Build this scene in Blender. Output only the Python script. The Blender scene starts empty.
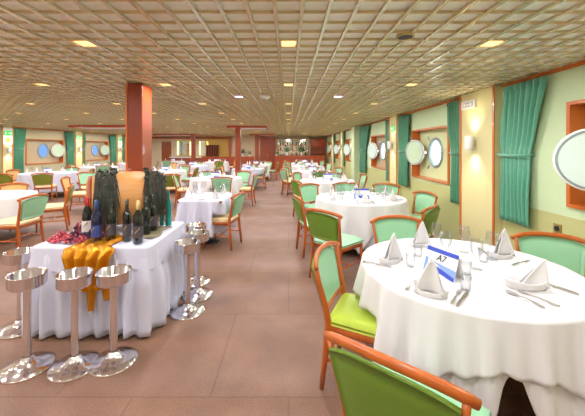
import bpy, math, random
from mathutils import Vector, Matrix
C = bpy.context.scene.collection
PI = math.pi
R = math.radians
random.seed(7)

# ------------------------------------------------------------------ camera, world, exposure
scn = bpy.context.scene
cam = bpy.data.cameras.new('camera'); camo = bpy.data.objects.new('camera', cam); C.objects.link(camo)
camo.location = (0, 0, 1.6); camo.rotation_euler = (R(90), 0, 0)
cam.sensor_width = 36; cam.sensor_fit = 'HORIZONTAL'
cam.lens = 36 * 312 / 585
cam.shift_x = (292.5 - 288.5) / 585
cam.shift_y = -(208 - 147.5) / 585
cam.clip_start = .05; cam.clip_end = 300
scn.camera = camo
scn.view_settings.view_transform = 'Standard'; scn.view_settings.look = 'None'
scn.view_settings.gamma = 1; scn.view_settings.use_curve_mapping = False
scn.view_settings.exposure = 0.0
CEILING_WATTS = 8.2
SKY_STRENGTH = 3.0
try:
    scn.cycles.max_bounces = 8; scn.cycles.diffuse_bounces = 5; scn.cycles.transparent_max_bounces = 16
    scn.cycles.sample_clamp_indirect = 6
except Exception: pass

w = bpy.data.worlds.new('world'); scn.world = w; w.use_nodes = True
nt = w.node_tree; nt.nodes.clear()
tc = nt.nodes.new('ShaderNodeTexCoord'); sp = nt.nodes.new('ShaderNodeSeparateXYZ')
mr = nt.nodes.new('ShaderNodeMapRange'); mr.inputs['From Min'].default_value = -1; mr.inputs['From Max'].default_value = 1
cr = nt.nodes.new('ShaderNodeValToRGB')
cr.color_ramp.elements[0].position = .34; cr.color_ramp.elements[1].position = .62; cr.color_ramp.elements[0].color = (.09, .17, .34, 1); cr.color_ramp.elements[1].color = (2.2, 2.45, 2.6, 1)
bg = nt.nodes.new('ShaderNodeBackground'); bg.inputs['Strength'].default_value = SKY_STRENGTH
wo = nt.nodes.new('ShaderNodeOutputWorld')
nt.links.new(tc.outputs['Generated'], sp.inputs[0]); nt.links.new(sp.outputs['X'], mr.inputs['Value'])
nt.links.new(mr.outputs[0], cr.inputs[0]); nt.links.new(cr.outputs[0], bg.inputs['Color']); nt.links.new(bg.outputs[0], wo.inputs['Surface'])

# room constants (metres); camera looks along +Y
XR, XL, YB, YF, ZC = 2.66, -10.2, 22.0, -2.2, 2.37

# ------------------------------------------------------------------ materials
M = {}
def mat(name, col, rough=.5, metal=0, noise=None, bump=0, spec=.5, emit=None, es=0, coat=0, sheen=0, scale=(1,1,1), col2=None, kind='noise', trans=0):
    m = bpy.data.materials.new(name); m.use_nodes = True
    n = m.node_tree.nodes; l = m.node_tree.links; b = n['Principled BSDF']
    b.inputs['Base Color'].default_value = (*col, 1); b.inputs['Roughness'].default_value = rough
    b.inputs['Metallic'].default_value = metal; b.inputs['Specular IOR Level'].default_value = spec
    b.inputs['Coat Weight'].default_value = coat; b.inputs['Sheen Weight'].default_value = sheen
    b.inputs['Transmission Weight'].default_value = trans
    if emit: b.inputs['Emission Color'].default_value = (*emit, 1); b.inputs['Emission Strength'].default_value = es
    if noise:
        t = n.new('ShaderNodeTexCoord'); mp = n.new('ShaderNodeMapping'); mp.inputs['Scale'].default_value = scale
        l.new(t.outputs['Object'], mp.inputs[0])
        if kind == 'wave':
            x = n.new('ShaderNodeTexWave'); x.inputs['Scale'].default_value = noise; x.inputs['Distortion'].default_value = 5
            x.inputs['Detail'].default_value = 3; x.inputs['Detail Scale'].default_value = 2
        else:
            x = n.new('ShaderNodeTexNoise'); x.inputs['Scale'].default_value = noise; x.inputs['Detail'].default_value = 5
        l.new(mp.outputs[0], x.inputs[0])
        fac = x.outputs['Fac']
        if col2:
            mx = n.new('ShaderNodeMix'); mx.data_type = 'RGBA'
            mx.inputs[6].default_value = (*col, 1); mx.inputs[7].default_value = (*col2, 1)
            l.new(fac, mx.inputs[0]); l.new(mx.outputs[2], b.inputs['Base Color'])
        if bump:
            bp = n.new('ShaderNodeBump'); bp.inputs['Strength'].default_value = bump; bp.inputs['Distance'].default_value = .01
            l.new(fac, bp.inputs['Height']); l.new(bp.outputs[0], b.inputs['Normal'])
    M[name] = m; return m
mat('wood', (.54, .135, .014), .30, noise=14, scale=(1, 1, .25), col2=(.36, .07, .011), coat=.4)
mat('dark_wood', (.36, .075, .02), .32, noise=5, scale=(1, 1, .2), col2=(.24, .04, .012), coat=.4)
mat('pillar_wood', (.30, .048, .010), .3, noise=4, scale=(1, 1, .15), col2=(.21, .028, .006), coat=.4)
mat('trim_wood', (.62, .155, .012), .3, coat=.4, noise=8, scale=(1, 1, .2), col2=(.52, .115, .010))
mat('barrel_wood', (.60, .30, .09), .45, noise=9, scale=(.3, 8, 8), col2=(.42, .18, .045), bump=.2)
mat('barrel_head', (.60, .27, .07), .5, noise=9, scale=(8, 8, .5), col2=(.42, .16, .04), bump=.2)
mat('mint', (.30, .58, .36), .32, noise=14, col2=(.25, .52, .30), spec=.5)
mat('leaf_green', (.16, .29, .035), .42, noise=10, col2=(.12, .24, .022))
mat('lime', (.48, .60, .06), .4, noise=10, col2=(.40, .54, .05))
mat('cream_seat', (.80, .62, .34), .5, noise=10, col2=(.74, .56, .30))
mat('peach', (.70, .42, .14), .5, noise=10, col2=(.62, .36, .11))
mat('olive', (.22, .24, .025), .45, noise=10, col2=(.17, .19, .018))
mat('cloth', (.70, .69, .71), .75, noise=160, bump=.08, sheen=.2)
mat('cloth_blue', (.60, .62, .76), .75, noise=160, bump=.08, sheen=.2)
mat('napkin', (.78, .77, .79), .7, noise=120, bump=.05)
mat('satin', (.72, .33, .012), .30, .6, noise=9, col2=(.50, .18, .006), bump=.2)
mat('burlap', (.30, .26, .15), .9, noise=60, col2=(.14, .13, .08), bump=.6)
mat('chrome', (.80, .79, .82), .12, 1)
mat('steel', (.62, .60, .58), .22, 1)
mat('curtain', (.03, .20, .10), .55, noise=30, col2=(.06, .27, .15), sheen=.4)
mat('curtain_pale', (.08, .33, .21), .5, noise=25, col2=(.12, .41, .28), sheen=.4)
mat('wallpaper', (.56, .72, .42), .7, noise=35, col2=(.64, .77, .52), bump=.06)
mat('wall_low', (.48, .52, .20), .7, noise=35, col2=(.56, .54, .26), bump=.06)
mat('wallpaper_tan', (.56, .50, .30), .7, noise=35, col2=(.50, .44, .27), bump=.06)
mat('pilaster', (.72, .66, .36), .7, noise=45, col2=(.64, .58, .30), bump=.1)
mat('niche', (.58, .70, .36), .7, noise=35, col2=(.66, .66, .40), bump=.05)
mat('niche_tan', (.54, .44, .28), .7, noise=35, col2=(.46, .38, .24), bump=.05)
mat('ring', (.30, .38, .38), .35, .3)
mat('lid', (.50, .66, .46), .3, noise=4, col2=(.62, .76, .56), coat=.4)
mat('lid_pale', (.68, .84, .78), .22, noise=3, col2=(.72, .88, .82), coat=.5)
mat('white', (.88, .88, .88), .4)
mat('ceiling_panel', (.90, .93, .88), .36, noise=5, col2=(.84, .88, .82), spec=.9)
mat('gold', (.74, .66, .42), .30, .4, noise=1.2, scale=(1, 1, 1), col2=(.62, .48, .27))
mat('gold_pale', (.84, .84, .70), .26, .5, noise=1.2, col2=(.62, .52, .32))
mat('lamp_warm', (1, .8, .5), .5, emit=(1, .60, .22), es=1.7)
mat('lamp_white', (1, 1, 1), .5, emit=(1, .93, .8), es=5)
mat('lamp_violet', (1, 1, 1), .5, emit=(.75, .5, 1), es=4)
mat('lamp_yellow', (1, 1, 1), .5, emit=(1, .85, .3), es=3)
mat('sign_green', (.02, .55, .12), .4, emit=(.02, .6, .12), es=.5)
mat('sign_yellow', (.95, .75, .05), .4)
mat('blue_ink', (.03, .07, .50), .4)
mat('sky_ink', (.30, .46, .80), .4, noise=8, col2=(.16, .28, .66))
mat('ink', (.03, .03, .05), .5)
mat('grey', (.45, .45, .47), .4)
mat('brass', (.65, .48, .2), .3, .8)
mat('bottle_dark', (.008, .014, .012), .06, coat=.6)
mat('bottle_blue', (.006, .01, .04), .06, coat=.6)
mat('bottle_teal', (.0, .32, .28), .08, coat=.5)
mat('capsule_red', (.38, .01, .02), .3, .3)
mat('capsule_blue', (.015, .04, .14), .3, .3)
mat('capsule_gold', (.45, .33, .14), .3, .5)
mat('label_white', (.75, .70, .68), .5)
mat('label_blue', (.04, .07, .30), .5, noise=9, col2=(.015, .025, .10))
mat('label_tan', (.10, .08, .09), .5, noise=14, col2=(.04, .035, .06))
mat('grape_red', (.30, .012, .035), .22, noise=20, col2=(.45, .04, .08), coat=.3)
mat('grape_dark', (.035, .015, .06), .25, noise=20, col2=(.08, .02, .06), coat=.3)
mat('grape_pink', (.62, .16, .16), .22, noise=20, col2=(.5, .06, .1), coat=.3)
mat('foliage', (.012, .022, .016), .5, noise=12, col2=(.03, .045, .03))
mat('foliage_brown', (.10, .065, .04), .7, noise=12, col2=(.03, .03, .02))
mat('plant_green', (.05, .17, .05), .6, noise=8, col2=(.10, .28, .08))
mat('flower_white', (.85, .82, .82), .6)
mat('flower_pink', (.80, .12, .22), .6)
mat('flower_orange', (.9, .3, .04), .6)
mat('mirror', (.74, .80, .74), .06, .85)
mat('yellow_wall', (.80, .55, .13), .6, noise=6, col2=(.72, .47, .10))
mat('cream_wall', (.80, .68, .46), .6, noise=6, col2=(.72, .60, .40))
mat('pale_green_wall', (.64, .72, .46), .6, noise=6, col2=(.56, .66, .40))
mat('red_panel', (.46, .055, .010), .3, noise=4, scale=(1, 1, .15), col2=(.46, .06, .014), coat=.4)
mat('black', (.02, .018, .02), .5)

def carpet():
    m = bpy.data.materials.new('carpet'); m.use_nodes = True; n = m.node_tree.nodes; l = m.node_tree.links; b = n['Principled BSDF']
    t = n.new('ShaderNodeTexCoord')
    a = n.new('ShaderNodeTexNoise'); a.inputs['Scale'].default_value = 2.2; a.inputs['Detail'].default_value = 6
    f = n.new('ShaderNodeTexNoise'); f.inputs['Scale'].default_value = 90; f.inputs['Detail'].default_value = 3
    br = n.new('ShaderNodeTexBrick'); br.offset = .5; br.inputs['Scale'].default_value = 1
    br.inputs['Brick Width'].default_value = 1.0; br.inputs['Row Height'].default_value = 1.0
    br.inputs['Mortar Size'].default_value = .006
    br.inputs['Color1'].default_value = (.215, .125, .082, 1); br.inputs['Color2'].default_value = (.235, .140, .094, 1)
    br.inputs['Mortar'].default_value = (.175, .100, .068, 1)
    for x in (a, f, br): l.new(t.outputs['Object'], x.inputs['Vector'])
    m1 = n.new('ShaderNodeMix'); m1.data_type = 'RGBA'; m1.blend_type = 'MULTIPLY'; m1.inputs[0].default_value = 1
    r1 = n.new('ShaderNodeValToRGB'); r1.color_ramp.elements[0].position = .3; r1.color_ramp.elements[1].position = .7
    r1.color_ramp.elements[0].color = (.78, .74, .76, 1); r1.color_ramp.elements[1].color = (1.12, 1.1, 1.08, 1)
    l.new(a.outputs['Fac'], r1.inputs[0]); l.new(br.outputs['Color'], m1.inputs[6]); l.new(r1.outputs[0], m1.inputs[7])
    mpb = n.new('ShaderNodeMapping'); mpb.inputs['Scale'].default_value = (.12, 1.1, 1); bn = n.new('ShaderNodeTexNoise'); bn.inputs['Scale'].default_value = 1.0; bn.inputs['Detail'].default_value = 2  # stretched bands put the floor's light sheen into the carpet colour
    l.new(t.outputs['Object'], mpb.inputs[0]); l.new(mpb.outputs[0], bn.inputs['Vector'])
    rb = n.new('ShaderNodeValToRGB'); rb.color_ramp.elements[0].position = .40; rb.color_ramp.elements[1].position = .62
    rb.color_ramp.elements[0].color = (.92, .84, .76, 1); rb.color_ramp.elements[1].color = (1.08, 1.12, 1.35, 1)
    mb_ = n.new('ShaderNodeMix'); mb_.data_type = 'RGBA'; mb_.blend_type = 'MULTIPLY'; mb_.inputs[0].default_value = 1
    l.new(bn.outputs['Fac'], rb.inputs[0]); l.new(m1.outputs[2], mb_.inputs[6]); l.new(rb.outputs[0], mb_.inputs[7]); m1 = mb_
    m2 = n.new('ShaderNodeMix'); m2.data_type = 'RGBA'; m2.blend_type = 'MULTIPLY'; m2.inputs[0].default_value = 1
    r2 = n.new('ShaderNodeValToRGB'); r2.color_ramp.elements[0].color = (.80, .80, .80, 1); r2.color_ramp.elements[1].color = (1.15, 1.15, 1.15, 1)
    r2.color_ramp.elements[0].position = .3; r2.color_ramp.elements[1].position = .7
    l.new(f.outputs['Fac'], r2.inputs[0]); l.new(m1.outputs[2], m2.inputs[6]); l.new(r2.outputs[0], m2.inputs[7])
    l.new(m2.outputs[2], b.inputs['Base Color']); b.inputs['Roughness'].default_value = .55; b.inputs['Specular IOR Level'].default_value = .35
    bp = n.new('ShaderNodeBump'); bp.inputs['Strength'].default_value = .25; bp.inputs['Distance'].default_value = .01
    l.new(f.outputs['Fac'], bp.inputs['Height']); l.new(bp.outputs[0], b.inputs['Normal']); M['carpet'] = m
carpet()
def glassy(name, tint, glossw):
    m = bpy.data.materials.new(name); m.use_nodes = True; n = m.node_tree.nodes; l = m.node_tree.links; n.clear()
    o = n.new('ShaderNodeOutputMaterial'); mx = n.new('ShaderNodeMixShader'); tr = n.new('ShaderNodeBsdfTransparent'); g = n.new('ShaderNodeBsdfGlossy')
    tr.inputs[0].default_value = (*tint, 1); g.inputs['Roughness'].default_value = .05
    lw = n.new('ShaderNodeLayerWeight'); lw.inputs['Blend'].default_value = glossw
    l.new(lw.outputs['Facing'], mx.inputs[0]); l.new(tr.outputs[0], mx.inputs[1]); l.new(g.outputs[0], mx.inputs[2]); l.new(mx.outputs[0], o.inputs[0]); M[name] = m
glassy('glass', (.96, .97, .98), .16)
glassy('pane', (.97, .98, 1), .05)

# ------------------------------------------------------------------ mesh helpers
class MB:
    def __init__(s): s.v = []; s.f = []; s.mi = []; s.cur = 0
    def face(s, ix): s.f.append(ix); s.mi.append(s.cur)
    def box(s, x0, x1, y0, y1, z0, z1, mtx=None):
        p = [Vector((x, y, z)) for z in (z0, z1) for y in (y0, y1) for x in (x0, x1)]
        if mtx: p = [mtx @ q for q in p]
        b = len(s.v); s.v += p
        for q in ((0, 2, 3, 1), (4, 5, 7, 6), (0, 1, 5, 4), (2, 6, 7, 3), (0, 4, 6, 2), (1, 3, 7, 5)): s.face([b + i for i in q])
        return s
    def tube(s, pts, rad, n=8, ell=None, caps=True, up=None):
        pts = [Vector(p) for p in pts]; k = len(pts)
        if not hasattr(rad, '__len__'): rad = [rad] * k
        b = len(s.v)
        for i, p in enumerate(pts):
            t = (pts[min(i + 1, k - 1)] - pts[max(i - 1, 0)]).normalized()
            u = Vector(up) if up else (Vector((0, 0, 1)) if abs(t.z) < .9 else Vector((0, 1, 0)))
            a = t.cross(u).normalized(); c = a.cross(t).normalized()
            ea, ec = ell if ell else (1, 1)
            for j in range(n):
                th = 2 * PI * j / n
                s.v.append(p + a * (math.cos(th) * rad[i] * ea) + c * (math.sin(th) * rad[i] * ec))
        for i in range(k - 1):
            for j in range(n):
                s.face([b + i * n + j, b + i * n + (j + 1) % n, b + (i + 1) * n + (j + 1) % n, b + (i + 1) * n + j])
        if caps:
            s.face([b + j for j in reversed(range(n))]); s.face([b + (k - 1) * n + j for j in range(n)])
        return s
    def lathe(s, prof, n=20, o=(0, 0, 0), mtx=None):
        b = len(s.v); o = Vector(o)
        for r, z in prof:
            for j in range(n):
                th = 2 * PI * j / n; q = Vector((r * math.cos(th), r * math.sin(th), z))
                if mtx: q = mtx @ q
                s.v.append(o + q)
        k = len(prof)
        for i in range(k - 1):
            for j in range(n):
                s.face([b + i * n + j, b + i * n + (j + 1) % n, b + (i + 1) * n + (j + 1) % n, b + (i + 1) * n + j])
        return s
    def grid(s, fn, nu, nv, wrap=False):
        b = len(s.v)
        for i in range(nu):
            for j in range(nv): s.v.append(Vector(fn(i, j)))
        for i in range(nu if wrap else nu - 1):
            for j in range(nv - 1):
                i2 = (i + 1) % nu
                s.face([b + i * nv + j, b + i2 * nv + j, b + i2 * nv + j + 1, b + i * nv + j + 1])
        return s
    def sphere(s, c, r, n=8, m=6, sc=(1, 1, 1)):
        b = len(s.v); c = Vector(c)
        for i in range(m + 1):
            ph = PI * i / m
            for j in range(n):
                th = 2 * PI * j / n
                s.v.append(c + Vector((r * sc[0] * math.sin(ph) * math.cos(th), r * sc[1] * math.sin(ph) * math.sin(th), r * sc[2] * math.cos(ph))))
        for i in range(m):
            for j in range(n):
                s.face([b + i * n + j, b + (i + 1) * n + j, b + (i + 1) * n + (j + 1) % n, b + i * n + (j + 1) % n])
        return s
    def build(s, name, mats, parent=None, smooth=False, bevel=0, solid=0, sub=0):
        me = bpy.data.meshes.new(name); me.from_pydata([tuple(v) for v in s.v], [], s.f)
        ml = mats if isinstance(mats, (list, tuple)) else [mats]
        for m in ml: me.materials.append(M[m])
        for p, i in zip(me.polygons, s.mi): p.material_index = i; p.use_smooth = smooth
        me.update()
        o = bpy.data.objects.new(name, me); C.objects.link(o)
        if parent: o.parent = parent
        if solid: q = o.modifiers.new('solid', 'SOLIDIFY'); q.thickness = solid; q.offset = 0
        if bevel: q = o.modifiers.new('bevel', 'BEVEL'); q.width = bevel; q.segments = 2; q.limit_method = 'ANGLE'
        if sub: q = o.modifiers.new('sub', 'SUBSURF'); q.levels = sub; q.render_levels = sub
        return o
def tag(o, label=None, cat=None, group=None, kind=None):
    if label: o['label'] = label
    if cat: o['category'] = cat
    if group: o['group'] = group
    if kind: o['kind'] = kind
    return o
def empty(name, loc=(0, 0, 0), rz=0):
    o = bpy.data.objects.new(name, None); o.empty_display_size = .1; C.objects.link(o); o.location = loc; o.rotation_euler = (0, 0, rz); return o
def struct(o): o['kind'] = 'structure'; return o
def dup(o, parent=None):
    c = o.copy(); C.objects.link(c); c.parent = parent
    for ch in list(o.children): dup(ch, c)
    return c
used = set()
def place(proto, loc, rz=0, label=None, group=None, scale=1):
    o = proto if proto.name not in used else dup(proto)
    if o is proto: used.add(proto.name)
    o.location = loc; o.rotation_euler = (0, 0, rz); o.scale = (scale,) * 3
    if label: o['label'] = label
    if group: o['group'] = group
    return o

# ------------------------------------------------------------------ room shell
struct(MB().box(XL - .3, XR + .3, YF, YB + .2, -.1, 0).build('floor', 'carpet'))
# ceiling: pale panel with an open gold grid hanging under it
ce = MB(); ce.box(XL - .3, XR + .3, YF, YB + .2, ZC + .020, ZC + .14)
ce.cur = 1
P = .152
nx = int((XR - XL) / P); x = -.076
xs = []
i = math.ceil((XL + .076) / P)
while -.076 + i * P < XR: xs.append(-.076 + i * P); i += 1
ys = [YF + .05 + k * P for k in range(int((YB - YF) / P))]
for x in xs:
    ce.cur = 2; ce.box(x - .011, x + .011, YF, YB, ZC, ZC + .020)
ce.cur = 1
for y in ys: ce.box(XL, XR, y - .005, y + .005, ZC + .003, ZC + .020)
struct(ce.build('ceiling', ['ceiling_panel', 'gold', 'gold_pale']))
struct(MB().box(XL - .3, XR + .3, YF - .1, YF, 0, ZC + .14).build('wall_front', 'cream_wall'))

ZT, ZB = 2.0, 1.0      # niche top and bottom
def side_wall(side, X, niches, name, mats):
    """wall with box niches cut through; s=+1 means wall outside is +X"""
    s = side; mb = MB()
    xa, xb = (X, X + .25) if s > 0 else (X - .25, X)
    cuts = sorted(niches); y = YF
    for a, b, zb, zt in cuts:
        mb.cur = 0; mb.box(xa, xb, y, a, .94, ZC + .12); mb.cur = 1; mb.box(xa, xb, y, a, 0, .94)
        mb.cur = 0; mb.box(xa, xb, a, b, zt, ZC + .12)
        if zb > .94: mb.box(xa, xb, a, b, .94, zb)
        mb.cur = 1; mb.box(xa, xb, a, b, 0, min(.94, zb))
        y = b
    mb.cur = 0; mb.box(xa, xb, y, YB, .94, ZC + .12); mb.cur = 1; mb.box(xa, xb, y, YB, 0, .94)
    return struct(mb.build(name, mats))
RN = [(1.45, 2.95, 1.04, 2.03), (5.14, 6.67, .98, 1.97), (8.45, 9.95, .98, 1.97), (12.75, 14.4, .98, 1.97), (15.8, 17.5, .98, 1.97), (19.2, 20.8, .98, 1.97)]
LN = [(8.5, 10.5, .92, 1.94), (12.1, 14.1, .92, 1.94), (15.6, 17.6, .92, 1.94), (19.4, 21.2, .92, 1.94)]
side_wall(1, XR, RN, 'wall_right', ['wallpaper', 'wall_low'])
side_wall(-1, XL, LN, 'wall_left', ['wallpaper_tan', 'wallpaper_tan'])
wc = [0]
def window(s, X, a, b, zb, zt, yc, rad, nich, lidmat, lid_dir):
    wc[0] += 1
    root = struct(empty('window_%d' % wc[0], (X, (a + b) / 2, zb)))
    L = lambda x, y, z: (s * x, y - (a + b) / 2, z - zb)       # x: distance outwards
    d = .14; zc = 1.5 if s > 0 else 1.46
    # back panel with round hole
    mb = MB(); n = 48; ring = []
    cy, cz = yc, zc; b0 = 0
    inner = [(cy + rad * math.cos(2 * PI * k / n), cz + rad * math.sin(2 * PI * k / n)) for k in range(n)]
    outer = []
    for k in range(n):
        c_, s_ = math.cos(2 * PI * k / n), math.sin(2 * PI * k / n)
        ty = ((b - cy) / c_ if c_ > 0 else (a - cy) / c_) if abs(c_) > 1e-6 else 1e9
        tz = ((zt - cz) / s_ if s_ > 0 else (zb - cz) / s_) if abs(s_) > 1e-6 else 1e9
        t = min(ty, tz); outer.append((cy + t * c_, cz + t * s_))
    for (y, z) in inner: mb.v.append(Vector(L(d, y, z)))
    for (y, z) in outer: mb.v.append(Vector(L(d, y, z)))
    for k in range(n): k2 = (k + 1) % n; mb.face([k, k2, n + k2, n + k])
    # corners
    for (y, z) in ((b, zt), (a, zt), (a, zb), (b, zb)):
        best = sorted(range(n), key=lambda k: (outer[k][0] - y) ** 2 + (outer[k][1] - z) ** 2)[:2]
        mb.v.append(Vector(L(d, y, z))); mb.face([len(mb.v) - 1, n + best[0], n + best[1]])
    mb.build('back_panel', nich, root, solid=.01)
    fr = MB(); f = .032
    def bx(x0, x1, y0, y1, z0, z1):
        p, q = L(x0, y0, z0), L(x1, y1, z1); fr.box(min(p[0], q[0]), max(p[0], q[0]), p[1], q[1], p[2], q[2])
    bx(-.03, d, a - f * .2, b + f * .2, zt - f, zt); bx(-.03, d, a - f * .2, b + f * .2, zb, zb + f)
    bx(-.03, d, a - f * .2, a + f, zb + f, zt - f); bx(-.03, d, b - f, b + f * .2, zb + f, zt - f)
    fr.build('frame', 'trim_wood', root)
    rot = Matrix.Rotation(R(90) * s, 4, 'Y')
    rg = MB(); rg.lathe([(rad - .02, .03), (rad - .02, -.02), (rad + .0, -.035), (rad + .03, -.03), (rad + .045, -.01), (rad + .045, .01), (rad - .02, .03)], 40, L(d, yc, zc), rot)
    ringo = rg.build('porthole_ring', 'ring', root, smooth=True)
    for an in (60, -60, 180):
        cl = MB(); a_ = R(an); c0 = Vector(L(d - .06, yc + (rad + .03) * math.cos(a_), zc + (rad + .03) * math.sin(a_)))
        c1 = Vector(L(d - .08, yc + (rad + .11) * math.cos(a_), zc + (rad + .11) * math.sin(a_)))
        cl.tube([c0, c1], .014, 6); cl.build('clamp', 'ring', root)
    MB().lathe([(0.001, 0), (rad - .015, 0)], 40, L(d - .005, yc, zc), rot).build('pane', 'pane', root)
    # storm lid swung open on hinge
    hy, hx = yc + rad + .03, -.02
    dv = Vector((s * lid_dir[0], lid_dir[1], 0)).normalized()
    h = Vector(L(d - .09, hy, zc)); lr = rad + .01
    c = h + dv * (lr + .02)
    nrm = Vector((dv.y, -dv.x, 0))
    mt = Matrix((dv.to_4d(), Vector((0, 0, 1, 0)), nrm.to_4d(), (0, 0, 0, 1))); mt = Matrix([[dv.x, 0, nrm.x, 0], [dv.y, 0, nrm.y, 0], [0, 1, 0, 0], [0, 0, 0, 1]])
    ld = MB(); ld.lathe([(.001, -.012), (lr - .03, -.012), (lr - .03, .012), (.001, .012)], 40, c, mt)
    lo = ld.build('storm_lid', lidmat, root, smooth=False)
    oe = MB(); oe.lathe([(lr - .014, -.014), (lr - .002, -.014), (lr, 0), (lr - .002, .014), (lr - .014, .014)], 40, c, mt); oe.build('outer_edge', 'white', lo, smooth=True)
    lr_ = MB(); lr_.lathe([(lr - .032, -.014), (lr - .024, -.022), (lr - .014, -.018), (lr - .014, .018), (lr - .024, .022), (lr - .032, .014)], 40, c, mt); lr_.build('lid_rim', 'ring', lo, smooth=True)
    hg = MB(); hg.tube([h + Vector((0, 0, -.06)), h + Vector((0, 0, .06))], .014, 8); hg.box(*[v for p in zip(h - Vector((.02, .03, .015)), h + Vector((.02, .03, .015))) for v in p]); hg.build('hinge', 'steel', lo)
    return root
for k, (a, b, zb, zt) in enumerate(RN):
    yc = [2.1, 5.92, 9.2, 13.5, 16.6, 20.0][k]
    window(1, XR, a, b, zb, zt, yc, .25, 'niche' if k != 2 else 'niche_tan', 'lid_pale' if k in (0, 2, 3, 4) else 'lid', (-.86, .50) if k == 0 else (-.34, .94))
for k, (a, b, zb, zt) in enumerate(LN):
    window(-1, XL, a, b, zb, zt, (a + b) / 2 + .05, .28, 'niche_tan', 'lid', (-.3, .95))

# pilasters, cornices and posts
tcn = [0]
def trim(mb_parts):
    tcn[0] += 1
    root = struct(empty('trim_%d' % tcn[0]))
    for nme, mb, m in mb_parts: mb.build(nme, m, root)
    return root
def pilaster(s, X, a, b, m='pilaster'):
    p = lambda d0, d1, y0, y1: MB().box(min(X - s * d0, X - s * d1), max(X - s * d0, X - s * d1), y0, y1, 0, ZC)
    trim([('pilaster', p(0, .10, a, b), m), ('edge_strip', p(.10, .112, a, a + .035), 'trim_wood'), ('edge_strip', p(.10, .112, b - .035, b), 'trim_wood')])
for a, b in ((3.87, 4.65), (7.36, 7.92), (11.95, 12.6), (14.75, 15.4), (17.85, 18.6)): pilaster(1, XR, a, b)
for a, b in ((7.6, 8.1), (11.0, 11.45), (14.78, 15.3), (18.4, 18.95)): pilaster(-1, XL, a, b)
trim([('column_box', MB().box(2.40, XR, 11.4, 11.93, 0, ZC), 'pale_green_wall')])
trim([('cornice', MB().box(XR - .02, XR, YF, YB, ZC - .028, ZC + .01), 'trim_wood')])
trim([('cornice', MB().box(XL, XL + .03, YF, YB, ZC - .04, ZC + .01), 'trim_wood')])

def pillar(x0, y0):
    root = struct(empty('pillar', (x0, y0, 0)))
    MB().box(0, .185, 0, .27, 0, ZC).build('post', 'pillar_wood', root, bevel=.01)
    MB().box(-.008, .012, -.01, .002, 0, ZC - .01).build('corner_strip', 'trim_wood', root)
    return root
for x, y in ((-1.93, 3.72), (-1.93, 11.3), (-1.93, 18.0), (-5.62, 11.3), (-5.62, 18.0)): pillar(x, y)
def soffit(x0, x1, y0, y1):
    root = struct(empty('ceiling', (x0, y0, ZC - .05)))
    w_, d_ = x1 - x0, y1 - y0
    e = MB(); t = .04
    e.box(0, w_, 0, t, -.02, .06); e.box(0, w_, d_ - t, d_, -.02, .06); e.box(0, t, t, d_ - t, -.02, .06); e.box(w_ - t, w_, t, d_ - t, -.02, .06)
    e.build('soffit_edge', 'red_panel', root)
    MB().box(t, w_ - t, t, d_ - t, -.01, .05).build('soffit_panel', 'white', root)
soffit(-2.2, -.78, 11.1, 12.4); soffit(-2.2, -.78, 17.7, 19); soffit(-7.7, -5.3, 10.9, 12.3); soffit(-7.7, -5.3, 17.7, 19)

# back wall: coloured sections
bw = empty('wall_back'); struct(bw)
def sec(name, x0, x1, z0, z1, m, y0=YB - .12, y1=YB): return MB().box(x0, x1, y0, y1, z0, z1).build(name, m, bw)
sec('backing', XL - .2, XR + .2, 0, ZC + .1, 'cream_wall', YB, YB + .15)
sec('yellow_panel', -5.75, -4.15, .9, ZC, 'yellow_wall')
sec('red_post', -4.15, -4.0, 0, ZC, 'red_panel', YB - .3, YB)
sec('pale_panel', -4.0, -1.9, .9, ZC, 'cream_wall')
sec('cornice_board', XL, -4.2, 2.22, 2.32, 'red_panel', YB - .25, YB)
sec('bar_back_panel', -.95, 1.5, .9, 2.3, 'pale_green_wall')
sec('bar_side_panel', 1.5, XR, 0, 2.3, 'cream_wall')
for i, (a, b) in enumerate(((-1.9, -1.45), (-1.43, -1.0))):
    d = struct(empty('door_%d' % (i + 1), (a, YB - .5, 0)))
    MB().box(0, b - a, 0, .06, 0, 2.2).build('door_leaf', 'red_panel', d, bevel=.006)
    MB().box(.05, b - a - .05, -.012, 0, .2, 2.05).build('door_panel', 'dark_wood', d, bevel=.004)
    MB().tube([(.06 if i else b - a - .06, -.04, .98), (.06 if i else b - a - .06, -.04, 1.12)], .012).build('door_handle', 'brass', d)
struct(MB().box(-1.95, -.97, YB - .44, YB - .12, 0, 2.3).build('wall_partition', 'red_panel'))
d = struct(empty('door_3', (-8.9, YB - .12, 0)))
MB().box(0, .68, 0, .06, 0, 2.02).build('door_leaf', 'dark_wood', d); MB().box(.58, .62, -.03, 0, 1.0, 1.1).build('door_handle', 'brass', d)
MB().box(-.06, .74, .02, .08, 0, 2.1).build('door_frame', 'cream_wall', d)

# ------------------------------------------------------------------ ceiling lights
lampcount = [0]
def ceiling_light(x, y, kind='lamp_warm', power=None, label=''):
    # snap to a grid cell
    cx = min(((a + b) / 2 for a, b in zip(xs, xs[1:])), key=lambda v: abs(v - x)); cy = min(((a + b) / 2 for a, b in zip(ys, ys[1:])), key=lambda v: abs(v - y))
    key = kind
    if key not in lamp_protos:
        r_ = empty('ceiling_light'); r_['category'] = 'ceiling light'
        f = MB(); f.box(-.058, .058, -.07, .07, .010, .02); f.build('housing', 'white', r_)
        MB().box(-.05, .05, -.055, .055, .004, .010).build('diffuser', kind, r_)
        lamp_protos[key] = r_
    o = place(lamp_protos[key], (cx, cy, ZC), 0, label, 'square spotlights set into the ceiling grid')
    if power:
        ld = bpy.data.lights.new('spot_glow', 'AREA'); ld.shape = 'DISK'; ld.size = .11; ld.energy = power; ld.color = (1, .965, .95)
        lo = bpy.data.objects.new('spot_glow', ld); C.objects.link(lo); lo.parent = o; lo.location = (0, 0, -.01)
    return o
lamp_protos = {}
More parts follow.
